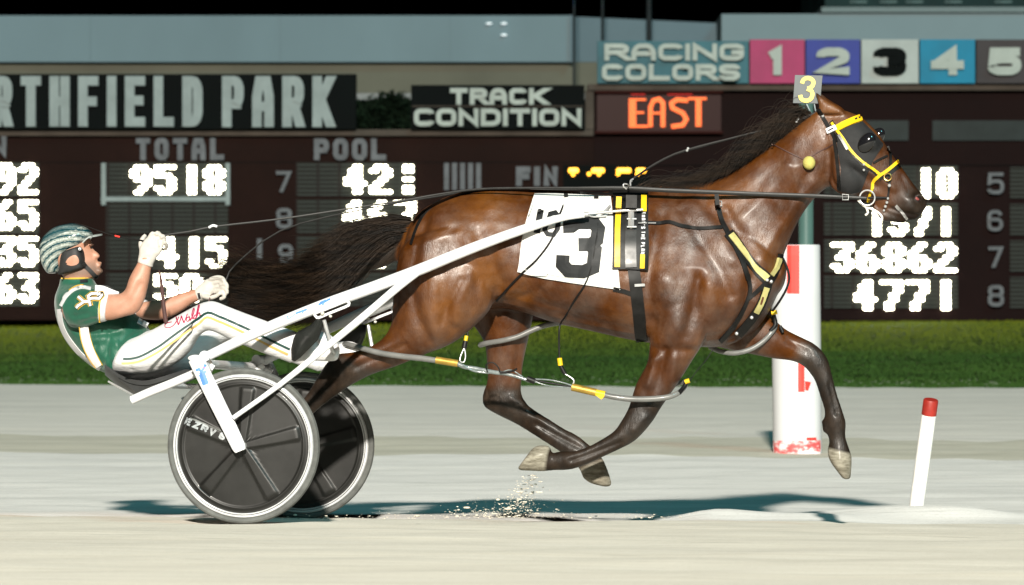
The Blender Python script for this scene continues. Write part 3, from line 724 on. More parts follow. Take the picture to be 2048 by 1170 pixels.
# ================================================================== organic bodies: traced cross-sections -> one skin
class Organic:
    def __init__(s): s.v = []; s.f = []; s.a = []
    def loft(s, slices, v=None, w=None, d=0., n=20, sub=4, p=2., egg=0., cap=.5):
        """slices: (ax, ay, bx, by, half depth, v, attribute) in photograph pixels"""
        rows = []
        for q in slices:
            q = list(q)
            ww = q[4] if len(q) > 4 and q[4] is not None else w
            vv = q[5] if len(q) > 5 and q[5] is not None else v
            dd = q[6] if len(q) > 6 and q[6] is not None else d
            eg = q[7] if len(q) > 7 else egg
            rows.append(list(P(q[0], q[1], vv))+list(P(q[2], q[3], vv))+[ww, dd, eg])
        r = catmull(rows, sub)
        A, B, W, Dk, E = r[:, :3], r[:, 3:6], np.maximum(r[:, 6], .003), r[:, 7], r[:, 8]
        C = (A+B)/2; e1 = (A-B)/2
        if cap:
            for end in (0, -1):
                step = (C[0]-C[1]) if end == 0 else (C[-1]-C[-2]); step /= max(np.linalg.norm(step), 1e-9)
                L = min(np.linalg.norm(e1[end]), W[end])*cap
                add = [(.45, .80), (.75, .5)] if cap else []
                cs = [C[end]+step*L*f for f, _ in add]; es = [e1[end]*k for _, k in add]; ws = [W[end]*k for _, k in add]
                if end == 0:
                    C = np.vstack(cs[::-1]+[C]); e1 = np.vstack(es[::-1]+[e1]); W = np.r_[ws[::-1], W]; Dk = np.r_[[Dk[0]]*2, Dk]; E = np.r_[[E[0]]*2, E]
                else:
                    C = np.vstack([C]+cs); e1 = np.vstack([e1]+es); W = np.r_[W, ws]; Dk = np.r_[Dk, [Dk[-1]]*2]; E = np.r_[E, [E[-1]]*2]
        th = np.linspace(0, 2*PI, n, endpoint=False); ct, s_t = np.cos(th), np.sin(th)
        pe = 2./p; ct = np.sign(ct)*np.abs(ct)**pe; s_t = np.sign(s_t)*np.abs(s_t)**pe
        vh = np.array(VH); o = len(s.v)
        for i in range(len(C)):
            ring = C[i]+ct[:, None]*e1[i]+(s_t*W[i]*(1+E[i]*ct))[:, None]*vh
            s.v += [tuple(x) for x in ring]; s.a += [Dk[i]]*n
        N = len(C)
        for i in range(N-1):
            for k in range(n): s.f.append((o+i*n+k, o+i*n+(k+1) % n, o+(i+1)*n+(k+1) % n, o+(i+1)*n+k))
        s.f.append(tuple(o+k for k in range(n))[::-1]); s.f.append(tuple(o+(N-1)*n+k for k in range(n)))
    def chain(s, pts, d=0., n=12, sub=3):
        """round limb: (x, y, v, radius) in photograph pixels / metres"""
        mb = MB(); w3 = [P(x, y, v) for x, y, v, r in pts]
        mb.tube(w3, [q[3] for q in pts], n, sub); o = len(s.v)
        s.v += mb.v; s.f += [tuple(i+o for i in f) for f in mb.f]; s.a += [d]*len(mb.v)
    def ball(s, x, y, v, r, d=0.):
        mb = MB(); mb.ball(P(x, y, v), r, 14, (UH, VH, Vector((0, 0, 1))), 10); o = len(s.v)
        s.v += mb.v; s.f += [tuple(i+o for i in f) for f in mb.f]; s.a += [d]*len(mb.v)
    def skin(s, voxel, iters=8, strokes=(), lam=.5, mu=-.52):
        me = bpy.data.meshes.new('tmp'); me.from_pydata(s.v, [], s.f)
        import bmesh
        bm = bmesh.new(); bm.from_mesh(me); bmesh.ops.recalc_face_normals(bm, faces=bm.faces); bm.to_mesh(me); bm.free()
        ob = bpy.data.objects.new('tmp', me); COL.objects.link(ob)
        md = ob.modifiers.new('r', 'REMESH'); md.mode = 'VOXEL'; md.voxel_size = voxel
        dg = bpy.context.evaluated_depsgraph_get(); ev = ob.evaluated_get(dg)
        out = bpy.data.meshes.new_from_object(ev)
        bpy.data.objects.remove(ob); bpy.data.meshes.remove(me)
        nv = len(out.vertices); co = np.empty(nv*3); out.vertices.foreach_get('co', co); co = co.reshape(-1, 3)
        ed = np.empty(len(out.edges)*2, int); out.edges.foreach_get('vertices', ed); ed = ed.reshape(-1, 2)
        deg = np.bincount(ed.ravel(), minlength=nv).astype(float); deg[deg == 0] = 1
        def lap(x):
            r = np.empty_like(x)
            for k in range(x.shape[1]):
                r[:, k] = (np.bincount(ed[:, 0], x[ed[:, 1], k], nv)+np.bincount(ed[:, 1], x[ed[:, 0], k], nv))/deg
            return r-x
        for i in range(iters):
            co = co+lam*lap(co); co = co+mu*lap(co)
        for i in range(2): co = co+.4*lap(co)
        # attribute from the traced sections
        kd = KDTree(len(s.v))
        for i, q in enumerate(s.v): kd.insert(q, i)
        kd.balance(); at = np.empty((nv, 1))
        for i in range(nv):
            h = kd.find_n(co[i], 3); ww = [1/(q[2]+1e-4) for q in h]
            at[i, 0] = sum(s.a[q[1]]*x for q, x in zip(h, ww))/sum(ww)
        for i in range(6): at = at+.5*lap(at)
        if strokes:
            for rep in range(1):
                out.vertices.foreach_set('co', co.ravel()); out.update()
                nr = np.empty(nv*3); out.vertices.foreach_get('normal', nr); nr = nr.reshape(-1, 3)
                U = (co[:, 0]-OX)*CA-co[:, 1]*SA; V = (co[:, 0]-OX)*SA+co[:, 1]*CA; Zc = co[:, 2]
                nv_ = nr @ np.array(VH)
                disp = np.zeros(nv)
                for poly, wd, amp, vref, vlo, vhi in strokes:
                    uz = np.array([UZ(x, y, vref) for x, y in poly]) if len(poly) < 3 else catmull([UZ(x, y, vref) for x, y in poly], 5)
                    wm = wd/430.
                    d2 = np.full(nv, 1e9)
                    sel = (V > vlo) & (V < vhi)
                    if len(uz) == 1: d2 = (U-uz[0, 0])**2+(Zc-uz[0, 1])**2
                    for a, b in zip(uz[:-1], uz[1:]):
                        ab = b-a; tt = np.clip(((U-a[0])*ab[0]+(Zc-a[1])*ab[1])/max(ab@ab, 1e-9), 0, 1)
                        d2 = np.minimum(d2, (U-a[0]-tt*ab[0])**2+(Zc-a[1]-tt*ab[1])**2)
                    disp += np.where(sel, 1.6*amp*np.exp(-d2/wm**2)*np.clip(np.abs(nv_)*1.6-.15, 0, 1), 0)
                co = co+nr*disp[:, None]
                for i in range(2): co = co+.35*lap(co)
        out.vertices.foreach_set('co', co.ravel())
        a = out.attributes.new('region', 'FLOAT', 'POINT'); a.data.foreach_set('value', at[:, 0])
        out.polygons.foreach_set('use_smooth', [True]*len(out.polygons)); out.update()
        return out

def hair_mesh(name, mat, strands, r0, r1, parent, tagit=None, sides=3):
    """strands: list of k x 3 arrays -> tapered three-sided hairs in one mesh"""
    vs = []; fs = []; o = 0
    th = np.linspace(0, 2*PI, sides, endpoint=False)
    for st in strands:
        k = len(st); T = np.gradient(st, axis=0); T /= np.maximum(np.linalg.norm(T, axis=1)[:, None], 1e-9)
        n1 = np.cross(T, [0, 1., .02]); n1 /= np.maximum(np.linalg.norm(n1, axis=1)[:, None], 1e-9); n2 = np.cross(T, n1)
        tt = np.linspace(0, 1, k); rr = r0*(1-tt)**.7+r1*tt
        ring = st[:, None]+rr[:, None, None]*(np.cos(th)[None, :, None]*n1[:, None]+np.sin(th)[None, :, None]*n2[:, None])
        vs.append(ring.reshape(-1, 3)); ii = np.arange(k-1)[:, None]*sides+np.arange(sides)[None]; jj = np.arange(k-1)[:, None]*sides+(np.arange(sides)[None]+1) % sides
        fs.append(np.stack([ii, jj, jj+sides, ii+sides], -1).reshape(-1, 4)+o); o += k*sides
    me = bpy.data.meshes.new(name); me.from_pydata(np.vstack(vs).tolist(), [], np.vstack(fs).tolist()); me.materials.append(mat)
    me.polygons.foreach_set('use_smooth', [True]*len(me.polygons)); me.update()
    ob = link_mesh(name, me, parent)
    if tagit: tag(ob, *tagit)
    return ob

# ================================================================== THE HORSE
VM = .62      # mid plane of the horse across the rig
VN, VF = .475, .765
H = Organic()
# trunk
H.loft([(822, 452, 806, 556, .09, VM), (838, 426, 812, 590, .165, VM), (872, 403, 846, 612, .225, VM), (918, 385, 915, 622, .262, VM, 0, -.05),
        (968, 376, 975, 616, .272, VM, 0, -.1), (1030, 379, 1036, 622, .262, VM, 0, -.05), (1100, 385, 1110, 646, .283, VM), (1180, 386, 1186, 663, .300, VM, 0, -.06),
        (1260, 378, 1262, 680, .290, VM, 0, -.16), (1330, 368, 1332, 690, .262, VM, 0, -.3), (1400, 376, 1396, 694, .245, VM, 0, -.3), (1462, 402, 1452, 692, .225, VM, 0, -.15),
        (1520, 450, 1508, 662, .195, VM), (1552, 496, 1538, 622, .135, VM), (1563, 520, 1554, 590, .085, VM)], n=28, sub=4)
# neck
H.loft([(1310, 374, 1500, 640, .17, VM, 0, -.25), (1380, 366, 1548, 560, .155, VM, 0, -.2), (1440, 356, 1576, 488, .125, VM, 0, -.12), (1490, 328, 1594, 448, .108, VM, 0, -.1),
        (1532, 299, 1612, 418, .098, VM, 0, -.1), (1570, 270, 1632, 394, .09, VM), (1604, 243, 1654, 376, .082, VM), (1634, 218, 1676, 366, .075, VM)], n=24)
# head
H.loft([(1636, 217, 1656, 366, .062, VM), (1664, 216, 1664, 378, .082, VM, 0, -.1), (1692, 221, 1678, 384, .097, VM), (1721, 233, 1700, 391, .099, VM), (1742, 251, 1718, 396, .094, VM),
        (1760, 271, 1734, 401, .082, VM), (1776, 297, 1744, 408, .067, VM), (1793, 320, 1753, 419, .055, VM, .1), (1812, 346, 1764, 431, .048, VM, .35),
        (1830, 371, 1782, 439, .047, VM, .7), (1845, 388, 1805, 442, .047, VM, .85), (1854, 402, 1828, 440, .036, VM, .9)], n=22)
H.loft([(1742, 404, 1748, 418, .035, VM, .3), (1764, 416, 1762, 440, .034, VM, .5), (1790, 428, 1782, 444, .034, VM, .8), (1812, 436, 1806, 447, .028, VM, .8)], n=14)   # lower jaw and lip
H.ball(1693, 352, VM-.05, (.085, .05, .09)); H.ball(1693, 352, VM+.05, (.085, .05, .09))       # jowls
H.ball(1736, 288, VM-.072, (.045, .03, .035)); H.ball(1736, 288, VM+.072, (.045, .03, .035))   # eye sockets
H.ball(1836, 398, VM-.036, (.028, .018, .03), .9); H.ball(1836, 398, VM+.036, (.028, .018, .03), .9)
for vv, dx in ((VM-.05, 0), (VM+.05, 6)):    # ears, laid forward-up
    H.loft([(1634+dx, 226, 1690+dx, 226, .024, vv), (1637+dx, 212, 1676+dx, 213, .026, vv), (1634+dx, 199, 1655+dx, 201, .02, vv+.002, .25), (1629+dx, 183, 1634+dx, 185, .007, vv+.004, .8)], n=12, cap=.3)
# near hind leg, driven back; it ends behind the near wheel
NH = [(800, 500, 962, 458, .14, VN), (789, 560, 990, 550, .145, VN-.01), (785, 612, 985, 610, .135, VN-.01), (782, 648, 945, 656, .115, VN-.005), (766, 676, 902, 688, .09, VN),
      (738, 694, 852, 708, .07, VN), (706, 704, 794, 732, .052, VN, .15), (676, 708, 742, 750, .045, VN, .75), (655, 724, 704, 770, .043, VN, .95), (636, 752, 680, 786, .036, VN, 1), (614, 788, 645, 812, .029, VN, 1),
      (588, 818, 616, 838, .026, VN, 1), (560, 848, 588, 866, .027, VN, 1), (538, 868, 572, 894, .034, VN, 1), (520, 892, 550, 912, .028, VN, 1), (502, 908, 540, 930, .038, VN, 1.5), (484, 934, 534, 958, .05, VN, 2)]
H.loft(NH, n=20)
# far hind leg, tucked under
H.loft([(850, 520, 1010, 470, .13, VF), (890, 590, 1062, 560, .13, VF), (938, 640, 1066, 624, .105, VF), (968, 684, 1060, 662, .085, VF), (974, 728, 1047, 722, .066, VF), (975, 760, 1043, 762, .052, VF, .2),
        (966, 788, 1043, 786, .045, VF, .85), (968, 812, 1052, 806, .045, VF, 1), (994, 829, 1072, 822, .038, VF, 1), (1032, 848, 1098, 838, .031, VF, 1), (1074, 874, 1128, 857, .028, VF, 1),
        (1108, 896, 1152, 869, .03, VF, 1), (1132, 912, 1174, 886, .036, VF, 1), (1150, 928, 1196, 906, .031, VF, 1), (1160, 940, 1208, 922, .04, VF, 1.5), (1164, 950, 1218, 948, .05, VF, 2), (1166, 955, 1224, 969, .053, VF, 2)], n=20)
# near fore leg, folded back
H.loft([(1308, 560, 1440, 548, .11, VN), (1298, 628, 1424, 640, .11, VN), (1299, 686, 1404, 690, .088, VN), (1294, 726, 1384, 722, .072, VN), (1274, 764, 1362, 758, .06, VN), (1264, 793, 1340, 790, .051, VN, .35), (1256, 818, 1322, 816, .046, VN, .9),
        (1240, 846, 1303, 846, .043, VN, 1), (1228, 862, 1272, 880, .040, VN, 1), (1206, 877, 1240, 898, .033, VN, 1), (1176, 893, 1204, 915, .028, VN, 1), (1148, 902, 1166, 932, .031, VN, 1), (1122, 902, 1136, 940, .033, VN, 1),
        (1104, 905, 1106, 941, .030, VN, 1), (1098, 892, 1084, 943, .042, VN, 1.6), (1072, 892, 1064, 942, .05, VN, 2), (1058, 906, 1044, 941, .05, VN, 2), (1046, 924, 1036, 939, .045, VN, 2)], n=20)
# far fore leg, reaching out
H.loft([(1400, 590, 1420, 690, .10, VF), (1470, 590, 1455, 699, .10, VF), (1532, 624, 1500, 708, .078, VF), (1568, 656, 1546, 717, .062, VF), (1602, 674, 1584, 722, .052, VF, .35), (1632, 690, 1606, 732, .046, VF, .8), (1654, 716, 1618, 744, .044, VF, 1),
        (1664, 750, 1630, 762, .038, VF, 1), (1674, 788, 1640, 792, .03, VF, 1), (1684, 818, 1649, 822, .028, VF, 1), (1692, 846, 1648, 850, .033, VF, 1), (1691, 872, 1656, 872, .03, VF, 1), (1698, 896, 1658, 886, .034, VF, 1), (1703, 912, 1655, 900, .042, VF, 1.6),
        (1703, 935, 1660, 922, .05, VF, 2), (1701, 956, 1684, 955, .05, VF, 2)], n=20)
H.loft([(1643, 842, 1660, 842, .022, VF, 1), (1645, 862, 1664, 864, .022, VF, 1)], n=10)    # ergot
# root of the tail, carried out behind
H.loft([(838, 440, 820, 520, .05, VM, .4), (812, 446, 800, 520, .042, VM, .8), (786, 470, 770, 534, .034, VM, 1), (752, 500, 742, 542, .026, VM, 1), (728, 518, 726, 540, .016, VM, 1)], n=14)
NB = (-1, VM); BB = (-1, 3)
def st(poly, wd, amp, rng=BB, vref=.42): return (poly, wd, amp, vref, rng[0], rng[1])
STROKES = [
 st([(850, 440), (836, 500), (828, 560), (836, 620), (860, 680)], 11, -.008), st([(905, 470), (890, 540), (896, 610), (905, 655)], 13, -.007), st([(880, 560), (868, 620), (876, 670)], 16, .006),
 st([(960, 470), (985, 520), (1000, 570), (995, 610)], 15, -.012), st([(930, 560), (905, 610), (888, 648)], 7, -.005), st([(945, 545), (925, 600), (915, 640)], 13, .008),
 st([(880, 430), (930, 470), (960, 500)], 26, .010), st([(1010, 440), (1040, 470), (1050, 530)], 28, -.008), st([(985, 415), (1000, 440)], 18, .006),
 st([(1000, 592), (1040, 566), (1064, 520)], 9, .008), st([(1022, 604), (1060, 588)], 7, -.005),
 st([(1322, 430), (1310, 500), (1300, 570), (1304, 640)], 13, -.010), st([(1360, 420), (1400, 480), (1440, 540), (1462, 590)], 10, -.006), st([(1380, 400), (1425, 460), (1465, 520)], 15, .007),
 st([(1338, 560), (1350, 620), (1356, 660)], 24, .013), st([(1400, 560), (1388, 620), (1372, 670)], 10, -.008), st([(1420, 570), (1420, 630), (1400, 690)], 17, .009),
 st([(1448, 420), (1478, 470), (1506, 530), (1516, 590)], 12, -.012), st([(1500, 560), (1488, 620), (1456, 680)], 12, -.012), st([(1530, 560), (1520, 610)], 15, .008),
 st([(1642, 396), (1604, 446), (1572, 500), (1545, 540)], 10, -.010), st([(1618, 366), (1580, 420), (1540, 480), (1520, 520)], 12, .007), st([(1600, 300), (1540, 360), (1480, 420)], 20, -.005), st([(1620, 330), (1590, 390)], 8, -.004), st([(1570, 330), (1510, 400), (1470, 440)], 15, .006),
 st([(1290, 690), (1320, 700), (1420, 702)], 9, -.008),
 st([(1652, 300), (1652, 350), (1670, 384)], 8, -.009), st([(1700, 322), (1750, 352), (1782, 376)], 6, .006), st([(1705, 338), (1745, 370)], 9, -.007), st([(1798, 352), (1816, 384)], 8, -.004),
 st([(1834, 396), (1842, 402)], 5, -.014), st([(1838, 432), (1800, 424), (1772, 414)], 3.5, -.006),
 st([(1180, 480), (1160, 560), (1150, 610)], 12, -.004), st([(1130, 480), (1110, 560)], 12, -.004), st([(1230, 560), (1210, 630)], 12, -.003), st([(1080, 610), (1150, 632), (1250, 655)], 12, -.005),
 st([(812, 690), (760, 712), (710, 735)], 7, -.006, NB), st([(690, 735), (676, 752)], 10, .006, NB), st([(668, 760), (650, 775)], 6, -.005, NB),
 st([(1330, 700), (1318, 760), (1300, 800)], 8, -.007, NB), st([(1310, 720), (1295, 770)], 7, .005, NB), st([(1352, 705), (1342, 760)], 9, .006, NB), st([(1240, 885), (1180, 908), (1140, 922)], 4, -.006, NB), st([(1288, 836), (1268, 860)], 8, .006, NB),
 st([(1050, 852), (1100, 880), (1140, 900)], 5, -.006, (VM, 3)), st([(1000, 800), (1020, 812)], 9, .006, (VM, 3)), st([(1018, 690), (1012, 750)], 9, -.005, (VM, 3)),
 st([(1646, 770), (1660, 830)], 4, -.005, (VM, 3)), st([(1560, 680), (1600, 706)], 8, -.005, (VM, 3)),
]
hm = H.skin(.0075, 10, STROKES)
nv = len(hm.vertices); hc = np.empty(nv*3); hm.vertices.foreach_get('co', hc); hc = hc.reshape(-1, 3)
hu = (hc[:, 0]-OX)*CA-hc[:, 1]*SA; hv = (hc[:, 0]-OX)*SA+hc[:, 1]*CA
nu, nz_ = UZ(1834, 397, VM-.05); al = (hu-nu)*.75-(hc[:, 2]-nz_)*.66; ac_ = (hu-nu)*.66+(hc[:, 2]-nz_)*.75
nd = np.sqrt((al/.021)**2+(ac_/.0135)**2); na = hm.attributes.new('nostril', 'FLOAT', 'POINT')
mo = catmull([UZ(x, y, VM-.04) for x, y in ((1842, 433), (1826, 433), (1804, 425), (1786, 415))], 6); md_ = np.min(np.hypot(hu[:, None]-mo[None, :, 0], hc[:, 2][:, None]-mo[None, :, 1]), 1)
nval = np.where(np.abs(hv-VM) > .012, np.maximum(np.clip((1.25-nd)/.9, 0, 1), np.clip((.0075-md_)/.005, 0, .6)), 0); na.data.foreach_set('value', nval)
m, t, b = nodes('bay_coat')
rg = attr(t, 'region')
f1 = noise(t, texco(t), 3.2, 5, .6); f2 = noise(t, texco(t, (1, 1, .8), (0, .5, 0)), 9, 5, .7); f3 = noise(t, texco(t, (30, 60, 300), (0, .6, 0)), 3, 2)
coat = ramp(t, f1, [(.30, (.020, .0054, .0007)), (.50, (.056, .0160, .0015)), (.72, (.122, .041, .0042))])
coat = mixc(t, .35, coat, ramp(t, f3, [(.35, (.55, .5, .45)), (.65, (1.1, 1.05, 1.))]), 'MULTIPLY')
# cloudy grey-pink patches: dried sweat and limestone dust, with the coat's sheen painted in
coat = mixc(t, math_(t, 'MULTIPLY', ramp(t, f2, [(.50, (0, 0, 0)), (.68, (1, 1, 1))]), .32), coat, (.115, .062, .036))
nz = math_(t, 'SUBTRACT', f2, .5)
rj = math_(t, 'ADD', rg, math_(t, 'MULTIPLY', nz, .7))
leg = ramp(t, f2, [(.35, (.006, .0042, .0030)), (.6, (.019, .0118, .0075)), (.80, (.050, .034, .024))])
coat = mixc(t, ramp(t, rj, [(.25, (0, 0, 0)), (.8, (1, 1, 1))]), coat, leg)
hoof = ramp(t, noise(t, texco(t, (1, 1, 4)), 22, 4), [(.3, (.085, .075, .055)), (.7, (.25, .23, .185))])
coat = mixc(t, ramp(t, math_(t, 'SUBTRACT', rg, .8), [(.45, (0, 0, 0)), (.72, (1, 1, 1))]), coat, hoof)
t.links.new(coat, b.inputs['Base Color'])
# wet, lying hair: gloss comes and goes in patches
wet = noise(t, texco(t, (1, 1, .6), (0, .4, 0)), 4.6, 4, .6)
t.links.new(ramp(t, wet, [(.38, (.10,)*3), (.50, (.42,)*3), (.64, (1.,)*3)]), b.inputs['Specular IOR Level'])
t.links.new(ramp(t, wet, [(.3, (.52,)*3), (.7, (.40,)*3)]), b.inputs['Roughness'])
sp_ = b.inputs['Specular IOR Level'].links[0].from_socket
t.links.new(math_(t, 'MULTIPLY', sp_, math_(t, 'SUBTRACT', 1., math_(t, 'MULTIPLY', rg, .55, True))), b.inputs['Specular IOR Level'])
setp(b, Coat_Weight=.05, Coat_Roughness=.22)
nn = attr(t, 'nostril'); coat = mixc(t, nn, coat, ramp(t, nn, [(.35, (.006, .004, .004)), (.80, (.010, .005, .005)), (.97, (.22, .055, .05))]))
t.links.new(coat, b.inputs['Base Color'])
f4 = noise(t, texco(t, (90, 90, 22), (0, .5, 0)), 2.2, 4, .7)
hb = math_(t, 'ADD', math_(t, 'MULTIPLY', f4, .40), math_(t, 'ADD', math_(t, 'MULTIPLY', wet, .9), math_(t, 'MULTIPLY', f1, 1.0)))
bump(t, b, hb, .42, .014)
hm.materials.append(m)
horse = link_mesh('horse', hm)
tag(horse, 'glossy bay horse with black legs pacing in mid stride, pulling the two wheeled cart', 'horse')
HB = [bvh_of(horse)]

# tail and mane
m, t, b = nodes('black_hair'); setp(b, Roughness=.6, Specular_IOR_Level=.18)
f = noise(t, texco(t, (2, 2, 14)), 3, 3); t.links.new(ramp(t, f, [(.35, (.0045, .0033, .0024)), (.7, (.030, .018, .0105))]), b.inputs['Base Color']); M_HAIR = m
def strand_bundle(paths, count, spread0, spread1, vc, vs, k=16, frizz=3., short=.25, drift=0.):
    """hairs that follow a random blend of the guide paths (photograph pixels)"""
    g = np.array([[list(q) for q in catmull(pth, 6)][::1] for pth in paths])
    res = []
    for _ in range(count):
        wts = RNG.dirichlet([.55]*len(paths)); c = np.tensordot(wts, g, 1)
        L = 1-short*RNG.random()**1.5
        tt = np.linspace(0, L, k); idx = tt*(len(c)-1)
        px = np.interp(idx, np.arange(len(c)), c[:, 0]); py = np.interp(idx, np.arange(len(c)), c[:, 1])
        o = RNG.normal(0, 1, 2); ph = RNG.random(4)*6.28; fr = RNG.uniform(2, 5, 2)
        sp = spread0+(spread1-spread0)*tt**1.2
        px = px+o[0]*sp*.6+frizz*tt*np.sin(tt*fr[0]*3+ph[0]); py = py+o[1]*sp+frizz*tt*np.sin(tt*fr[1]*3+ph[1])
        v = vc+RNG.normal(0, vs)*(.25+tt)+drift*np.clip((640-px)/200, 0, 1.2)
        res.append(np.array([P(x, y, vv) for x, y, vv in zip(px, py, v)]))
    return res
T = []
core = [[(822, 462), (770, 458), (700, 500), (640, 545), (560, 585), (470, 600)], [(822, 470), (770, 500), (700, 560), (640, 590), (560, 600), (440, 580)], [(816, 458), (760, 452), (700, 478), (640, 530), (540, 560), (430, 545)],
        [(822, 474), (760, 500), (690, 550), (620, 610), (560, 632), (500, 625)], [(816, 470), (770, 490), (720, 545), (690, 590), (660, 620), (640, 632)], [(820, 464), (768, 470), (715, 520), (660, 575), (600, 610), (530, 615)]]
T += strand_bundle(core, 3400, 5, 24, VM, .06, frizz=6, drift=.32)
top = [[(818, 440), (780, 438), (735, 442), (695, 452), (670, 470), (640, 490)], [(822, 444), (780, 446), (735, 458), (700, 470), (650, 510), (590, 530)], [(820, 448), (780, 452), (740, 470), (680, 500), (620, 540), (540, 545)]]
T += strand_bundle(top, 1100, 4, 13, VM, .04, frizz=4, drift=.3)
wisp = [[(640, 530), (560, 540), (500, 545), (455, 530), (430, 520), (405, 505)], [(640, 560), (570, 570), (510, 560), (470, 545), (440, 550), (400, 540)], [(640, 600), (570, 600), (510, 600), (460, 590), (430, 600), (420, 590)]]
T += strand_bundle(wisp, 800, 14, 24, VM, .05, frizz=6, short=.5, drift=.36)
fr = []
for _ in range(110):     # thin hairs hanging off the underside of the tail root
    x0 = RNG.uniform(722, 812); y0 = 452+(812-x0)*.22+RNG.normal(0, 4); L = RNG.uniform(25, 62)*(1.1-(x0-722)/260)
    q = [(x0, y0), (x0-2+RNG.normal(0, 2), y0+L*.5), (x0-RNG.uniform(-2, 8), y0+L)]
    vv = VM+RNG.normal(0, .03); fr.append(np.array([P(x, y, vv) for x, y in catmull(q, 4)]))
T += fr
hair_mesh('tail', M_HAIR, T, .00105, .0004, horse)
MN = []
for i in range(3600):
    loose = RNG.random() < .10
    s = RNG.random()**.9; bx = 1322+s*302; by = np.interp(bx, [1300, 1380, 1440, 1500, 1555, 1600, 1632], [370, 366, 352, 318, 284, 246, 222])+RNG.uniform(-1, 9)
    v0 = VM+RNG.normal(0, .012); L = RNG.uniform(30, 95)*(.75+.25*math.sin(s*9))*(1.5 if loose else 1)
    ang = rad(RNG.normal(186-14*s, 26 if loose else 15)); up = RNG.uniform(4, 24)*(.5+s)*(2.2 if loose else 1)
    q = [(bx, by), (bx+math.cos(ang)*L*.3, by-up*.55-math.sin(ang)*L*.1), (bx+math.cos(ang)*L*.68+3, by-up*.5+math.sin(ang)*-L*.3+L*.12), (bx+math.cos(ang)*L, by+RNG.uniform(-12, 26)*(L/70)+L*.22)]
    vv = v0-RNG.uniform(-.03, .09)
    c = catmull(q, 4); MN.append(np.array([P(x, y, v0+(vv-v0)*k/len(c)) for k, (x, y) in enumerate(c)]))
hair_mesh('mane', M_HAIR, MN, .00105, .0004, horse)

# ================================================================== THE CART (racing sulky)
def far(p):
    u, v, z = unrig(p); return rig(u, 1.25-v, z+bank(1.25-v)-bank(v))
M_WHITE = M('white_paint', (.60, .605, .62), .34, var=.03, scale=8, coat=.4)
M_WHITE2 = M('white_cloth', (.54, .54, .545), .75, var=.05, scale=14, bmp=.35, bscale=26)
M_TYRE = M('tyre_grey', (.085, .088, .083), .8, var=.25, scale=18)
M_DISC = M('disc_black', (.0085, .0083, .0075), .42, var=.25, scale=6, coat=.08)
M_CHROME = M('chrome', (.50, .50, .50), .3, metal=.55, var=.1, scale=30)
M_STRAP = M('black_leather', (.0055, .0052, .0050), .5, var=.3, scale=30, spec=.22)
M_YEL = M('yellow_tape', (.56, .36, .008), .45, var=.06, scale=20)
M_BLUE = M('blue_ink', (.06, .17, .55), .45, var=.2, scale=30)
M_SEAT = M('seat_black', (.012, .013, .0135), .42, var=.3, scale=10)
M_INK = M('black_ink', (.0085, .0095, .0105), .6, var=.2, scale=20)
sulky = thing('sulky', rig(*UZ(487, 892, .6)[:1], .62, 0), 'white two wheeled racing cart with solid black disc wheels behind the horse', 'racing cart')
wu, wz = UZ(487, 892, 0)
def wheel(cv, cz, side):
    wr = bpy.data.objects.new('wheel', None); COL.objects.link(wr); wr.parent = sulky
    wr.location = rig(wu, cv, cz-.353)-wloc(sulky)
    c = (wu, cv, cz)
    mb = MB(); mb.lathe(c, [(.3262, -.011), (.332, -.0155), (.340, -.0175), (.348, -.013), (.353, 0), (.348, .013), (.340, .0175), (.332, .0155), (.3262, .011)], 128); mb.build('tyre', M_TYRE, wr)
    mb = MB(); mb.lathe(c, [(.3035, -.012), (.305, -.018), (.309, -.0195), (.3105, -.016), (.3125, -.016), (.314, -.0195), (.3215, -.018), (.3258, -.011), (.3258, .011), (.3215, .018), (.309, .0195), (.3035, .012)], 128); mb.build('rim', M('rim_silver', (.46, .465, .47), .3, metal=.1, var=.12, scale=14), wr)
    mb = MB(); mb.lathe(c, [(.3108, -.0175), (.3122, -.0175), (.3122, .0175), (.3108, .0175)], 128); mb.build('rim_groove', M_INK, wr)
    spk = [rad(q) for q in (157, 85, 13, -59, -131)]
    def h(r, a):
        k = 0
        for s in spk:
            dd = abs((a-s+PI) % (2*PI)-PI)*max(r, .01); wd = .012+.055*(r/.27)*.28
            k = max(k, min(1, max(0, (wd+.008-dd)/.008)))
        e = min(1, max(0, (.272-r)/.012))
        return k*.009*e
    rs = [.004, .012, .022, .03, .04, .06, .085, .11, .135, .16, .185, .21, .23, .245, .256, .263, .268, .274, .279, .284, .290, .298, .3032]
    n = 240; vs = []; fs = []; m = len(rs)
    for sgn in (-1, 1):
        o = len(vs)
        for i in range(n):
            a = 2*PI*i/n
            for r in rs:
                base = .010+.010*max(0, 1-r/.29)+(.006 if .275 < r < .287 else 0)
                vs.append(rig(wu+r*math.cos(a), cv+sgn*(base+h(r, a)), cz+r*math.sin(a)))
        fs += [tuple(o+x for x in (i*m+k, ((i+1) % n)*m+k, ((i+1) % n)*m+k+1, i*m+k+1)) for i in range(n) for k in range(m-1)]
    mb = MB(); mb.add(vs, fs); ds = mb.build('disc', M_DISC, wr, sharp=60)
    mb = MB(); mb.lathe(c, [(.001, -.062), (.017, -.062), (.021, -.055), (.021, .055), (.017, .062), (.001, .062)], 24); mb.build('hub', M('hub_silver', (.55, .55, .54), .35, metal=.6, var=.1), wr)
    return wr, ds
w1, disc1 = wheel(0, wz, -1); w2, disc2 = wheel(1.25, wz+bank(1.25), 1)
DB = [bvh_of(disc1)]
mb = MB(); ca, sa = math.cos(rad(22.5)), math.sin(rad(22.5))
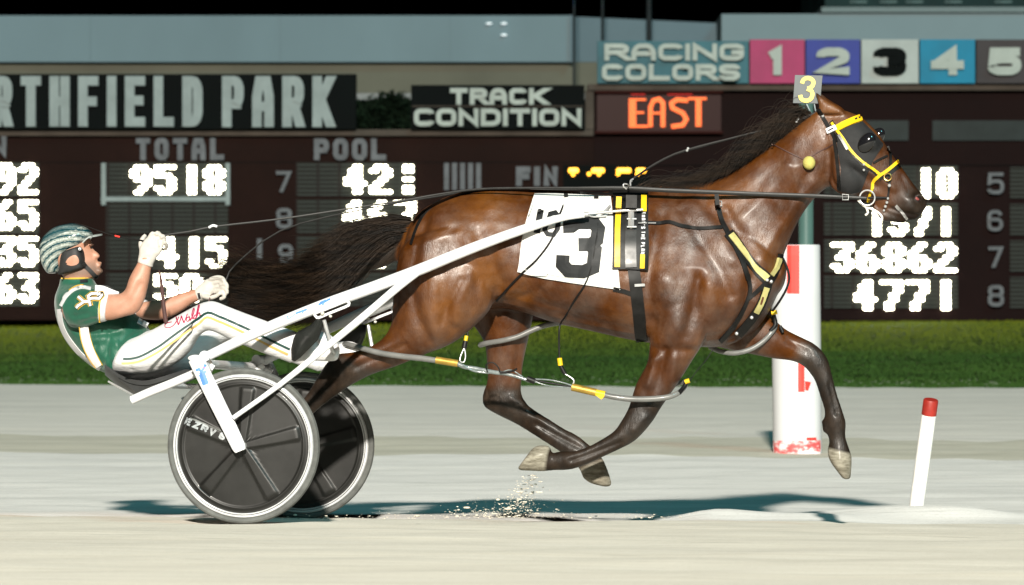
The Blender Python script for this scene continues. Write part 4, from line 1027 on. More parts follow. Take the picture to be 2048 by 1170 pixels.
for pts in lettering('EZRV', 0, 0, 66, 15, 4.2, 3)+lettering('6', 74, 2, 86, 15, 3.6, 2):
    pts = [(374+x*ca-y*sa, 834+x*sa+y*ca) for x, y in pts]
    wrap(mb, ribbon2d(pts, 4.2, 5, 1), DB, .0012, .0012)
mb.build('lettering', M('wheel_letter', (.26,.28,.29), .5, var=.35, scale=30), w1, False)
mb = MB(); wrap(mb, ribbon2d([(380, 836), (450, 865)], 3, 6, 1), DB, .0008, .0008); mb.build('pale_stripe', M('wheel_stripe', (.09, .095, .09), .5, var=.3), w1, False)
def both(name, fn, mat, par=None, smooth=True, sharp=35):
    a = fn(lambda p: p); a = a.build(name, mat, par or sulky, smooth, sharp=sharp)
    b = fn(far); b = b.build(name, mat, par or sulky, smooth, sharp=sharp); return a, b
def mk_fork(T):
    mb = MB()
    for v in (-.082, .085):
        pts = [T(P(x, y, v)) for x, y in ((391.5, 717), (400, 735), (420, 776), (440, 817), (460, 857), (477, 893), (481, 902))]
        mb.tube(pts, [.0355, .0355, .0355, .0345, .0335, .031, .024], 20, 2, flat=.42)
    return mb
fk1, fk2 = both('fork', mk_fork, M_WHITE)
def mk_cap(T):
    mb = MB()
    mb.ball(T(P(391.5, 716.5, -.082)), (.0365, .018, .016), 24, (UH, VH, Vector((0, 0, 1))), 10); return mb
both('fork_cap', mk_cap, M_WHITE)
def mk_shaft(T):
    mb = MB(); pts = [(412, 714, .04), (520, 662, .07), (640, 613, .125), (740, 577, .18), (830, 543, .235), (930, 502, .268), (1020, 468, .292), (1085, 446, .303), (1130, 434, .306), (1169, 428.5, .308)]
    mb.tube([T(P(*p)) for p in pts], [.022, .0245, .0265, .027, .0265, .0245, .022, .019, .0165, .0155], 22, 4); return mb
sh1, sh2 = both('shaft', mk_shaft, M_WHITE)
def mk_brace(T):
    mb = MB(); pts = [(838, 541, .232), (800, 571, .20), (740, 622, .14), (660, 688, .055), (560, 769, -.045), (466, 836, -.098)]
    mb.tube([T(P(*p)) for p in pts], [.020, .0185, .0175, .016, .0125, .0105], 16, 3); return mb
both('brace', mk_brace, M_WHITE)
def mk_rail(T):
    mb = MB(); pts = [(264, 800, .14), (300, 784, .13), (350, 764, .12), (400, 741, .10), (418, 722, .08)]
    mb.tube([T(P(*p)) for p in pts], .0195, 18, 4); return mb
both('seat_rail', mk_rail, M_WHITE)
def mk_clamp(T):
    mb = MB(); mb.tube([T(P(409, 712, .0)), T(P(409, 712, .10))], .024, 14); mb.tube([T(P(420, 732, .03)), T(P(428, 737, .03))], .014, 12); mb.tube([T(P(400, 726, -.06)), T(P(418, 738, .05))], .022, 12); return mb
both('clamp', mk_clamp, M_WHITE)
mb = MB(); mb.tube([P(396, 727, -.07), P(396, 727, .05), far(P(396, 727, .05)), far(P(396, 727, -.07))], .021, 18); mb.build('arch', M_WHITE, sulky)
mb = MB(); mb.tube([P(336, 771, .12), far(P(336, 771, .12))], .014, 14); mb.build('cross_bar', M_WHITE, sulky)
def mk_brk(T):
    mb = MB(); mb.tube([T(P(x, y, .112)) for x, y in ((630, 626.5), (650, 619), (672, 610), (691, 602), (696, 604), (698, 610), (680, 618), (655, 628), (637, 635.5), (632, 633))], .0068, 10, 2, closed=True, flat=.7)
    mb.tube([T(P(660, 612, .108)), T(P(660, 616, .112))], .006, 8); return mb
both('stirrup_bracket', mk_brk, M_WHITE)
def mk_bolt(T):
    mb = MB(); mb.ball(T(P(645, 627, .103)), .0095, 12); mb.ball(T(P(661, 632.5, .11)), (.008, .008, .007), 10); return mb
both('bolt', mk_bolt, M('bolt_ivory', (.55, .54, .46), .35, metal=.4, var=.1))
def mk_guard(T):
    mb = MB(); c0 = [(583, 720), (582, 698), (587, 676), (594, 664), (610, 655), (624, 648), (630, 640), (638, 638)]; c1 = [(590, 723), (600, 716), (612, 704), (624, 692), (636, 680), (642, 664), (646, 650), (644, 640)]
    g = patch(c0, c1, 7, 16); n, m = g.shape[:2]; top = np.zeros((n, m, 3)); bot = top.copy()
    for i in range(n):
        for j in range(m):
            cv = .125-.035*math.sin(PI*i/(n-1)); top[i, j] = T(P(g[i, j, 0], g[i, j, 1], cv)); bot[i, j] = T(P(g[i, j, 0], g[i, j, 1], cv+.006))
    mb.solid_grid(top, bot); return mb
both('stirrup_guard', mk_guard, M('guard_black', (.010, .011, .0095), .5, var=.5, scale=14, bmp=.3, bscale=20))
def mk_peg(T):
    mb = MB(); mb.tube([T(P(648, 640, .12)), T(P(662, 690, .15)), T(P(668, 706, .17)), T(P(668, 708, .33))], .009, 10, 3); return mb
both('foot_rest', mk_peg, M_CHROME)
# seat pan: a curved shell between the rails
g0 = [(209, 735), (222, 743), (240, 755), (262, 764), (292, 767), (325, 759), (360, 748), (392, 738), (408, 731)]
mb = MB(); prof = catmull(g0, 3); nb = 13; top = np.zeros((len(prof), nb, 3)); bot = top.copy()
for i, (x, y) in enumerate(prof):
    for j in range(nb):
        q = 2*j/(nb-1)-1; v = .60+.25*q; lift = 9*q*q*(1 if i < len(prof)*.8 else .4)
        top[i, j] = P(x, y-lift+3, v); bot[i, j] = P(x+1, y-lift+3+(12+9*math.sin(PI*i/(len(prof)-1)))*(1-.55*q*q), v)
mb.solid_grid(top, bot); mb.build('seat', M_SEAT, sulky, sharp=50)
mb = MB(); mb.uzprism([UZ(x, y, .36) for x, y in ((236, 757), (270, 783), (306, 784), (345, 768), (392, 752), (392, 738), (330, 760), (290, 768), (256, 764))], .36, .375); mb.build('seat_bracket', M_SEAT, sulky, False)
mb = MB(); mb.tube([P(217, 763, .34), P(262, 788, .25), P(270, 795, .16)], .0048, 8, 3); mb.build('seat_stay', M_CHROME, sulky)
FB = [bvh_of(fk1)]; SB = [bvh_of(sh1)]
mb = MB()
for pl, wd in (([(392, 741), (398, 738), (403, 744), (408, 735), (411, 729)], 5), ([(399, 748), (412, 743)], 4.5), ([(404, 748), (412, 769)], 13)):
    wrap(mb, ribbon2d(pl, wd, 3, 2), FB, .0008, .0012)
mb.build('blue_emblem', M_BLUE, sulky, False)
mb = MB(); wrap(mb, ribbon2d([(407, 735.2), (409, 735.8)], 2, 2, 1), FB, .002, .0012); mb.build('red_dot', M_RED, sulky, False)
mb = MB()
for pl, wd in (([(574, 636), (575, 633), (577, 631)], 2.), ([(574, 637), (580, 636), (588, 630), (593, 627)], 2.), ([(592, 627), (600, 624), (614, 619)], 4), ([(603, 628), (607, 623)], 2), ([(623, 615), (625, 613)], 2.5),
               ([(637, 610), (642, 607), (648, 605)], 4.5), ([(645, 611), (648, 605), (656, 600), (661, 598)], 3.4), ([(640, 606), (652, 600.5)], 3)):
    wrap(mb, ribbon2d(pl, wd, 3, 1), SB, .0006, .001)
mb.build('blue_script', M_BLUE, sulky, False)
mb = MB()
for x, y in ((473, 896), (476.5, 904)): mb.ball(P(x, y, -.0965), .0022, 8)
mb.build('rivet', M_INK, sulky)
mb = MB(); mb.tube([P(481, 892, -.09), P(481, 892, -.101)], .007, 14); mb.build('axle_bolt', M('bolt_ivory', (.5,)*3), sulky)

# ================================================================== THE DRIVER
m, t, b = nodes('skin'); setp(b, Roughness=.5, Subsurface_Weight=.08, Specular_IOR_Level=.4)
b.inputs['Subsurface Radius'].default_value = (.012, .005, .003)
f = noise(t, texco(t), 14, 4); k = ramp(t, f, [(.3, (.30, .145, .092)), (.7, (.37, .195, .135))])
k = mixc(t, ramp(t, attr(t, 'region'), [(.15, (0, 0, 0)), (.9, (.8, .8, .8))]), k, (.085,.055,.04))
t.links.new(k, b.inputs['Base Color']); bump(t, b, noise(t, texco(t), 160, 3), .25, .002); M_SKIN = m
def cloth_bump(m, strength, dist, scale, stretch):
    t = m.node_tree; b = t.nodes['Principled BSDF']; v = texco(t, stretch, (0, .6, .2))
    bump(t, b, math_(t, 'ADD', noise(t, v, scale, 4, .62), math_(t, 'MULTIPLY', noise(t, texco(t), 260, 2), .06)), strength, dist)
cloth_bump(M_WHITE2, .45, .018, 9, (1, 1, 3.2))
M_GREEN = M('green_silk', (.006, .062, .036), .46, var=.16, scale=7, bmp=.5, bscale=16, sheen=.2)
M_GREEN2 = M('green_trim', (.006, .034, .028), .5, var=.1, scale=9)
M_GOLD = M('gold_trim', (.52, .31, .04), .5, var=.06, scale=20)
M_GLOVE = M('glove_white', (.40, .375, .34), .65, var=.1, scale=30, bmp=.3, bscale=60)
cloth_bump(M_GREEN, .4, .022, 5.5, (2.2, 1, 1)); cloth_bump(M_GLOVE, .5, .008, 22, (1, 1, 1.6))
VD = .60; NA = .34; FA = .86
def shr(sl, k, dv=0):
    out = []
    for q in sl:
        q = list(q); cx, cy = (q[0]+q[2])/2, (q[1]+q[3])/2
        q[0], q[1], q[2], q[3] = cx+(q[0]-cx)*k, cy+(q[1]-cy)*k, cx+(q[2]-cx)*k, cy+(q[3]-cy)*k
        if len(q) > 4: q[4] = q[4]*k
        out.append(tuple(q))
    return out
TORSO = [(122, 560, 184, 557, .066, VD), (119, 573, 192, 570, .11, VD), (114, 596, 208, 580, .19, VD), (115, 625, 222, 592, .205, VD), (122, 655, 243, 608, .20, VD), (135, 684, 272, 630, .185, VD), (156, 709, 296, 655, .18, VD),
         (182, 730, 296, 668, .185, VD), (208, 744, 280, 690, .185, VD), (228, 750, 262, 720, .165, VD)]
SLEEVE_N = [(128, 588, 140, 652, .085, .42), (150, 576, 150, 656, .085, .40), (176, 574, 172, 654, .075, .375), (198, 580, 190, 648, .062, .355), (216, 588, 206, 642, .056, .345)]
SLEEVE_F = [(150, 582, 160, 640, .075, .80), (190, 584, 190, 640, .07, .84), (235, 592, 235, 640, .06, .87), (272, 597, 268, 634, .052, .88), (290, 601, 280, 634, .048, .88)]
THIGH_N = [(262, 678, 232, 746, .12, .50), (300, 662, 262, 749, .122, .475), (331, 645, 310, 745, .108, .45), (366, 625, 350, 728, .096, .41), (396, 609, 378, 704, .084, .37), (418, 602, 394, 676, .076, .34),
           (434, 604, 414, 662, .070, .325), (456, 613, 434, 666, .066, .315), (490, 626, 458, 678, .064, .30), (525, 639, 496, 694, .060, .285), (560, 652, 530, 708, .056, .27), (588, 662, 562, 719, .052, .255), (604, 668, 580, 726, .05, .25)]
FOOT_N = [(600, 664, 578, 726, .046, .25), (622, 664, 606, 722, .046, .24), (645, 663, 632, 722, .046, .235), (664, 672, 654, 723, .042, .23), (676, 688, 670, 722, .034, .23)]
def mir(sl):
    """the same section on the far side of the cart's centre line"""
    out = []
    for q in sl:
        q = list(q); a = P(q[0], q[1], q[5]); c = P(q[2], q[3], q[5]); r = []
        for pt in (a, c):
            u, v, z = unrig(pt); w2 = rig(u-.02, 2*VD-v, z+bank(2*VD-v)-bank(v)-.03)
            r += [1024+w2.x*F/(CD+w2.y), 585-(w2.z-CZ)*F/(CD+w2.y)]
        q[:4] = r; q[5] = 2*VD-q[5]; out.append(tuple(q))
    return out
person = thing('person', rig(UZ(290, 700, VD)[0], VD, 0), 'driver in green and white jersey, white trousers and patterned helmet leaning back on the cart', 'person')
B = Organic()
HEAD = [(112, 462, 168, 462, .062, VD), (101, 474, 177, 472, .072, VD), (96, 488, 184, 486, .076, VD, 0, -.12), (97, 497, 182, 494, .076, VD, 0, -.2), (100, 503, 186.5, 500, .076, VD, 0, -.35), (103, 510, 191, 508, .073, VD, 0, -.42),
        (106, 518, 192, 516, .07, VD, 0, -.4), (109, 524, 195, 522, .068, VD, .4, -.36), (112, 531, 197, 529, .065, VD, .7, -.34), (116, 537, 201, 537, .06, VD, .9, -.34), (122, 545, 201.5, 545, .057, VD, .9, -.3), (126, 552, 196, 553, .055, VD, .7, -.2), (128, 560, 184, 559, .054, VD, .1), (124, 574, 182, 570, .06, VD)]
# the traced profile is mirrored so that the face looks along the heading
B.loft([(q[2], q[3], q[0], q[1], q[4], q[5], q[6] if len(q) > 6 else 0, q[7] if len(q) > 7 else 0) for q in HEAD], n=28, sub=4)
B.loft([(184, 494, 180, 512, .012, VD), (190, 500, 185, 515, .014, VD), (196, 506, 189, 517.5, .018, VD), (200.5, 511, 194, 518, .015, VD)], n=12, cap=.3)   # nose
B.ball(200, 525.5, VD, (.010, .022, .006), .1); B.ball(198.5, 531, VD, (.010, .020, .006), .2); B.ball(200, 542, VD, (.014, .022, .013), .9)
for s in (-1, 1):
    B.ball(182.5, 490, VD+s*.030, (.009, .024, .006))
    B.loft([(152, 508, 160, 510, .007, VD+s*.078), (148, 516, 161, 518, .009, VD+s*.080), (150, 526, 157, 528, .007, VD+s*.077)], n=10)   # ear
B.loft(shr(TORSO, .80), n=26)
B.loft(shr(SLEEVE_N, .80), n=16); B.loft(shr(SLEEVE_F, .80), n=16)
B.loft([(210, 588, 204, 641, .046, .345), (226, 588, 224, 640, .048, .34), (243, 586, 250, 633, .048, .335), (252, 577, 274, 625, .047, .332), (255, 568, 288, 602, .046, .33), (259, 556, 296, 572, .043, .33), (266, 542, 300, 552, .037, .33), (275, 526, 303, 534, .030, .33), (281, 512, 310, 520, .028, .33)], n=18)
B.loft([(276, 600, 274, 634, .042, FA+.01), (292, 603, 294, 639, .042, FA), (320, 599, 326, 639, .041, FA), (350, 590, 358, 626, .037, FA), (378, 581, 384, 608, .030, FA), (396, 576, 402, 600, .026, FA), (410, 570, 418, 596, .024, FA)], n=16)
B.loft(shr(THIGH_N, .74), n=18); B.loft(shr(FOOT_N, .74), n=14); B.loft(mir(shr(THIGH_N, .74)), n=18); B.loft(mir(shr(FOOT_N, .74)), n=14)
bs = [st([(187, 495), (184, 499)], 4, -.006, (0, 3), VD-.06), st([(204, 527.5), (192, 528.5)], 1.6, -.003, (0, 3), VD-.05), st([(196, 517), (190, 519)], 3, -.003, (0, 3), VD-.05), st([(240, 620), (262, 600), (280, 570)], 7, -.004, (0, VD), .3), st([(262, 590), (270, 560)], 9, .003, (0, VD), .3)]
me = B.skin(.0055, 6, bs); me.materials.append(M_SKIN); body = link_mesh('body', me, person)
# jersey
J = Organic(); J.loft(TORSO[1:], n=30, cap=.1); J.loft(SLEEVE_N, n=20, cap=0); J.loft(SLEEVE_F, n=18, cap=0); J.loft([(121, 556, 186, 555, .070, VD), (120, 566, 189, 564, .082, VD), (118, 578, 195, 574, .12, VD)], n=22, cap=0)
js = [st([(238, 700), (262, 668), (290, 655)], 5, -.006, (0, 3), .4), st([(196, 735), (212, 700), (216, 668)], 6, -.006, (0, 3), .4), st([(225, 720), (250, 690), (262, 680)], 5, .005, (0, 3), .4), st([(150, 660), (180, 668), (230, 662)], 7, -.010, (0, 3), .4),
      st([(160, 648), (185, 640), (200, 640)], 5, -.004, (0, 3), .33), st([(150, 632), (178, 628)], 6, -.004, (0, 3), .33), st([(165, 700), (190, 690)], 6, -.004, (0, 3), .4), st([(230, 688), (245, 712)], 6, .005, (0, 3), .4), st([(205, 690), (222, 730)], 7, -.005, (0, 3), .4), st([(180, 690), (186, 726)], 8, .004, (0, 3), .4)]
me = J.skin(.0065, 5, js); me.materials.append(M_GREEN); jersey = link_mesh('jersey', me, person)
K = Organic(); K.loft(THIGH_N, n=22); K.loft(mir(THIGH_N), n=20)
K.loft([(258, 676, 226, 744, .17, VD), (290, 664, 258, 750, .16, VD), (318, 655, 296, 742, .13, VD)], n=24)
ks = [st([(400, 660), (380, 640), (372, 620)], 5, -.003, (0, 3), .36), st([(412, 664), (404, 640)], 4, -.003, (0, 3), .33), st([(300, 690), (340, 660)], 6, .003, (0, 3), .40), st([(470, 680), (480, 650)], 5, -.002, (0, 3), .26), st([(500, 690), (515, 660)], 5, .002, (0, 3), .26),
      st([(530, 706), (545, 670)], 5, -.002, (0, 3), .24), st([(552, 715), (566, 680)], 4, .002, (0, 3), .22), st([(440, 662), (452, 640)], 5, .002, (0, 3), .28), st([(262, 740), (266, 715), (285, 690)], 5, -.004, (0, 3), .4)]
me = K.skin(.0065, 5, ks); me.materials.append(M_WHITE2); trousers = link_mesh('trousers', me, person)
for sl in (FOOT_N, mir(FOOT_N)):
    O = Organic(); O.loft(sl, n=20); me = O.skin(.0055, 4); me.materials.append(M_WHITE2); link_mesh('boot', me, person)
# gloves: palm, four fingers closed on the rein, thumb
G = Organic(); G.loft([(276, 520, 305, 531, .031, .33), (278, 508, 312, 518, .028, .33), (280, 494, 321, 508, .027, .33), (290, 478, 326, 496, .026, .333), (303, 468, 327, 486, .021, .337)], n=18, cap=.3)
G.loft([(275, 524, 306, 535, .034, .33), (277, 517, 306, 527, .033, .33)], n=18, cap=0)
for x, y, r in ((303, 469, .0105), (313, 468, .0112), (322, 474, .011), (326, 486, .010)):
    G.chain([(x-4, y+6, .334, r), (x+2, y-2, .326, r*1.05), (x+7, y+4, .345, r), (x+6, y+12, .372, r*.92), (x-3, y+13, .384, r*.85)])
G.chain([(284, 500, .352, .013), (282, 486, .362, .0125), (287, 475, .368, .011), (292, 470, .366, .009)])
gs = [st([(309, 470), (312, 482)], 2.4, -.004, (0, VD), .33), st([(319, 474), (320, 488)], 2.4, -.004, (0, VD), .33), st([(325, 483), (322, 494)], 2.2, -.004, (0, VD), .33), st([(285, 518), (300, 514)], 3, -.002, (0, VD), .33)]
me = G.skin(.0034, 4, gs); me.materials.append(M_GLOVE); gl1 = link_mesh('glove', me, person)
G = Organic(); G.loft([(390, 577, 400, 603, .028, FA), (400, 568, 412, 600, .027, FA), (414, 558, 426, 596, .027, FA), (430, 556, 438, 588, .022, FA)], n=18, cap=.3)
for x, y, r in ((428, 558, .0108), (433, 567, .0112), (433, 577, .0108), (428, 586, .0098)):
    G.chain([(x-8, y+1, FA-.012, r), (x+6, y-3, FA-.03, r*1.05), (x+17, y-1, FA-.045, r), (x+21, y+8, FA-.05, r*.9), (x+12, y+12, FA-.04, r*.85)])
G.chain([(406, 592, FA-.02, .013), (420, 595, FA-.036, .012), (432, 592, FA-.044, .010), (440, 586, FA-.05, .009)])
me = G.skin(.0034, 4); me.materials.append(M_GLOVE); gl2 = link_mesh('glove', me, person)
# helmet
HM = Organic()
HM.loft([(96, 546, 122, 543, .050, VD), (89, 534, 126, 533, .074, VD), (84.5, 519, 128, 520, .088, VD), (82, 502, 144, 504, .098, VD, 0, .0), (83, 489, 168, 489, .102, VD), (88, 476, 178, 479, .100, VD), (96, 466, 184, 470, .094, VD), (108, 456, 178, 460, .078, VD), (122, 450.5, 165, 452, .055, VD), (137, 447.5, 152, 448, .025, VD)], n=34, p=2.7, cap=.2)
me = HM.skin(.0055, 5, [st([(122, 454), (160, 460), (184, 468)], 2.5, -.005, (0, 3), VD-.05), st([(100, 520), (112, 490), (140, 474)], 3, .003, (0, 3), VD-.09)])
m, t, b = nodes('helmet_paint'); setp(b, Roughness=.25, Coat_Weight=.6, Coat_Roughness=.08)
tc = texco(t, (1, 1, 1), (0, 0, A_))
wv = t.nodes.new('ShaderNodeTexWave'); wv.wave_type = 'RINGS'; wv.rings_direction = 'SPHERICAL'
mp = t.nodes.new('ShaderNodeMapping'); t.links.new(tc, mp.inputs['Vector']); mp.inputs['Location'].default_value = (-.05, 0, 0.05); mp.inputs['Scale'].default_value = (1, .2, 1)
t.links.new(mp.outputs['Vector'], wv.inputs['Vector']); wv.inputs['Scale'].default_value = 11; wv.inputs['Distortion'].default_value = 1.2; wv.inputs['Detail'].default_value = 1; wv.inputs['Detail Scale'].default_value = 9
vr = t.nodes.new('ShaderNodeTexVoronoi'); vr.inputs['Scale'].default_value = 48; vr.feature = 'F1'; vr.distance = 'CHEBYCHEV'; t.links.new(tc, vr.inputs['Vector'])
k = ramp(t, wv.outputs['Fac'], [(0, (.005, .040, .052)), (.18, (.27, .30, .275)), (.34, (.06, .085, .085)), (.46, (.36, .385, .345)), (.60, (.007, .042, .052)), (.70, (.25, .28, .25)), (.9, (.38, .40, .37))], 'CONSTANT')
k = mixc(t, .45, k, ramp(t, vr.outputs['Distance'], [(.0, (.35, .4, .38)), (.32, (1, 1, 1)), (.55, (.3, .36, .36))], 'CONSTANT'), 'MULTIPLY')
sep = t.nodes.new('ShaderNodeSeparateXYZ'); t.links.new(tc, sep.inputs[0])
up = math_(t, 'ADD', sep.outputs['Z'], math_(t, 'MULTIPLY', sep.outputs['X'], -.42))
k = mixc(t, math_(t, 'MULTIPLY', math_(t, 'GREATER_THAN', up, .185), .75), k, (.008, .045, .055))
t.links.new(k, b.inputs['Base Color']); me.materials.append(m); helmet = link_mesh('helmet', me, person)
mb = MB(); top = np.zeros((9, 13, 3)); bot = top.copy()
for i in range(9):
    for j in range(13):
        q = 2*j/12-1; tt = i/8
        x = 166+tt*(39*(1-.55*q*q)); y = 480-tt*11+5*q*q*(1-tt*.2)-3*math.sin(PI*tt)
        top[i, j] = P(x, y-1.6, VD+.092*q); bot[i, j] = P(x, y+1.6, VD+.090*q)
mb.solid_grid(top, bot); mb.build('visor', M('visor_silver', (.30,.32,.31), .35, var=.15, scale=30, coat=.4), helmet)
strap([(180, 489.5), (184, 488.5), (187, 490)], 2.2, [bvh_of(body)], M('brow_hair', (.05, .025, .015), .8, var=.2), 'eyebrow', body, .0005, .002, VD-.03, 2, 2, 1)
strap([(180.5, 496.5), (183, 495.5), (185.5, 496)], 2.0, [bvh_of(body)], M('eye_dark', (.02, .012, .009), .3, var=0), 'eye', body, .0003, .0012, VD-.03, 2, 2, 1)
PADM = M('pad_black', (.014, .014, .014), .6, var=.3, scale=25)
PD_ = Organic(); PD_.loft([(128, 506, 168, 493, .090, VD), (126, 514, 173, 503, .095, VD), (125, 523, 175, 515, .096, VD), (124, 532, 176, 527, .094, VD), (122, 541, 176, 536, .090, VD), (120, 549, 158, 543, .084, VD)], n=30, p=3.6, cap=.15)
me = PD_.skin(.005, 4); me.materials.append(PADM); pad = link_mesh('ear_padding', me, helmet)
PBV = [bvh_of(pad)]
strap([(134, 526), (138, 518.5), (147, 513), (152, 514), (155, 522), (152, 527), (142, 529), (134.5, 526.5)], 5, PBV, M_SKIN, 'ear_opening', helmet, .001, .003, VD-.08, 2, 2, 2)
mb = MB(); wrap(mb, patch([(138, 519), (147, 514), (152, 515)], [(137, 527), (146, 527), (154, 523)], 5, 7), PBV, .0012, .003); mb.build('ear_patch', M('ear_skin', (.40, .17, .11), .5, var=.12, scale=40), helmet)
strap([(166, 527), (174, 536), (181, 543), (189, 551), (196, 555)], 8, [bvh_of(pad), bvh_of(body)], PADM, 'chin_strap', helmet, .001, .005, VD-.06, 3, 4, 2)
mb = MB(); mb.ball(P(159.5, 498, VD-.099), (.0075, .004, .0075), 14); mb.build('button', M_WHITE, helmet); mb = MB(); mb.ball(P(159.5, 498, VD-.1045), .003, 8); mb.build('button', M_INK, helmet)
strap([(124, 541), (116, 545), (98, 545.5)], 2.4, [bvh_of(helmet)], PADM, 'rim_edge', helmet, .0005, .0015, VD, 2, 4, 1)
strap([(167, 484), (156, 496), (143, 503), (131, 508), (126.5, 520), (125.5, 535)], 3.2, [bvh_of(helmet)], M('edge_pale', (.42,.44,.41), .4, var=.1), 'rim_trim', helmet, .0008, .0016, VD, 3, 4, 1)
# trim on the jersey
JB = [bvh_of(jersey)]
def jtrim(name, poly, wd, mat, off=.0015, th=.0018, sm=3, step=4, ac=2): return strap(poly, wd, JB, mat, name, jersey, off, th, .4, sm, step, ac, jump=.03)
M_JW = M('white_silk', (.48, .48, .49), .55, var=.06, scale=14, bmp=.3, bscale=40)
jtrim('white_stripe', [(182, 577), (163, 574), (146, 580), (131, 594), (121, 612)], 7, M_JW)
jtrim('gold_edge', [(168, 570), (152, 573), (138, 581)], 1.8, M_GOLD, .002)
jtrim('white_stripe', [(119, 618), (122, 645), (131, 668), (146, 690), (164, 711), (184, 728), (200, 738)], 9, M_JW)
jtrim('gold_edge', [(158.5, 654), (161.5, 677), (169, 701), (180, 722), (191, 736)], 1.8, M_GOLD, .002)
jtrim('white_stripe', [(168, 654, 17), (171, 676, 18), (178, 698, 17), (188, 718, 15), (198, 733, 12)], 17, M_JW)
jtrim('gold_edge', [(177.5, 654), (181, 675), (187.5, 697), (197, 716), (205, 730)], 1.6, M_GOLD, .002)
for nm, sl in (('cuff', [(206, 584, 199, 645, .0615, .351), (213, 586.5, 206, 644, .0595, .347), (220, 589, 212, 642.5, .058, .344)]), ('cuff', [(283, 598, 272, 635.5, .0525, .88), (294, 600, 283, 635.5, .0515, .88)])):
    O = Organic(); O.loft(sl, n=26, cap=.12); me = O.skin(.0045, 3); me.materials.append(M_JW); link_mesh(nm, me, jersey)
CUFFB = JB+[bvh_of(o) for o in jersey.children if o.name.startswith('cuff')]
strap([(205, 584), (201, 600), (198.5, 620), (199.5, 645)], 2.4, CUFFB, M_GOLD, 'gold_edge', jersey, .002, .0018, .35, 3, 4, 1)
jtrim('white_panel', [(190, 577), (205, 578), (222, 585), (236, 590)], 13, M_JW, .002)
jtrim('black_edge', [(196, 571), (214, 572), (228, 580), (240, 588)], 2., M_INK, .004)
jtrim('white_panel', [(276, 641), (286, 646), (295, 651)], 11, M_JW, .0015)
jtrim('red_stroke', [(205, 575.5), (211, 583), (212, 582), (216, 587)], 1.6, M('wine_ink', (.33, .015, .06), .5, var=.05), .0045)
jtrim('collar_edge', [(122, 556.5), (140, 557.5), (165, 557), (186, 555)], 2.4, M_GOLD, .001)
jtrim('collar_tab', [(160, 563), (175, 562)], 6, M_INK, .001, .002)
def jglyph(strokes):
    for wd, mat, off, nm in ((9.6, M_GOLD, .0035, 'letter_edge'), (7.4, M_INK, .0048, 'letter_outline'), (4.6, M_JW, .006, 'letter')):
        mb = MB()
        for s in strokes: wrap(mb, ribbon2d(s, wd, 3, 1), JB, off, .001, .33, .03)
        mb.build(nm, mat, jersey, False)
jglyph([[(160, 596), (169, 604), (181, 603)], [(169, 604), (155.5, 613)], [(157, 594), (163, 599)], [(153.5, 616), (158.5, 610)], [(178, 597.5), (182, 612)]])
jglyph([[(196, 587), (193, 588.5), (183, 589), (177, 593.5), (179, 598), (190, 597.5), (199, 598), (204, 592), (203, 588), (194, 591)]])
# trim on the trousers
TB = [bvh_of(trousers)]
def ttrim(name, poly, wd, mat, sm=3, off=.0012): return strap(poly, wd, TB, mat, name, trousers, off, .0012, .35, sm, 4, 1, jump=.03)
ttrim('green_stripe', [(246, 718), (262, 717.5), (280, 713), (300, 703), (322, 690), (346, 672), (370, 655), (396, 638), (416, 625.5), (438, 633), (462, 643), (504, 662), (540, 680), (580, 699)], 4.6, M_GREEN2)
ttrim('gold_stripe', [(243, 727), (264, 726), (284, 721), (304, 711), (326, 698), (350, 681), (374, 664), (398, 647), (414, 634.5), (436, 642), (460, 652), (500, 671), (536, 690), (576, 709)], 4.2, M('gold_stripe', (.5, .33, .11), .6, var=.06))
mb = MB(); WM = M('wine_ink', (.33, .015, .06))
for s, wd in (([(344, 644), (333, 647), (330, 653), (336, 656), (346, 652), (354, 642), (358, 634)], 1.3), ([(352, 633), (355, 643), (357.5, 650)], 2.4), ([(357.5, 650), (361, 640), (363, 632)], 1.4), ([(363, 632), (366, 640), (368.5, 646)], 2.4), ([(368.5, 646), (372, 636), (375, 628)], 1.4),
              ([(378, 634), (374, 636), (373, 641), (376, 643), (380, 638), (379, 633), (381, 641)], 1.7), ([(381, 641), (386, 631), (389, 619), (387, 618), (384, 630), (386, 638)], 1.7), ([(386, 638), (391, 630), (394, 633), (391, 637), (388, 637)], 1.7),
              ([(392, 636), (397, 622), (399, 611), (397, 612), (394, 626), (393.5, 634)], 1.7), ([(393.5, 634), (397, 627), (400, 626), (400, 631), (403, 630)], 1.7)):
    wrap(mb, ribbon2d(s, wd*.9, 2, 1, 4), TB, .0012, .001, .35, .03)
mb.build('script_lettering', WM, trousers, False)
strap([(397, 586), (399.5, 597)], 5, [bvh_of(gl2)], M_INK, 'cuff_tab', gl2, .001, .0015, FA-.03, 1, 3, 1)

whip = MB(); wp = [(298, 484, .345), (270, 479, .36), (238, 473.5, .375), (205, 464, .39), (172, 452, .41), (150, 446, .42)]
wm_ = thing('whip', P(*wp[0]), 'thin black whip with a red band held in the raised white glove', 'whip')
whip.tube([P(*q) for q in wp], [.0045, .004, .003, .0022, .0016, .001], 8, 4); whip.build('whip_stick', M_STRAP, wm_)
mb = MB(); mb.tube([P(240, 474, .374), P(230, 471.5, .378)], .0042, 8); mb.build('red_band', M_RED, wm_)

# ================================================================== HARNESS ON THE HORSE
HC = P(1260, 385, VM)
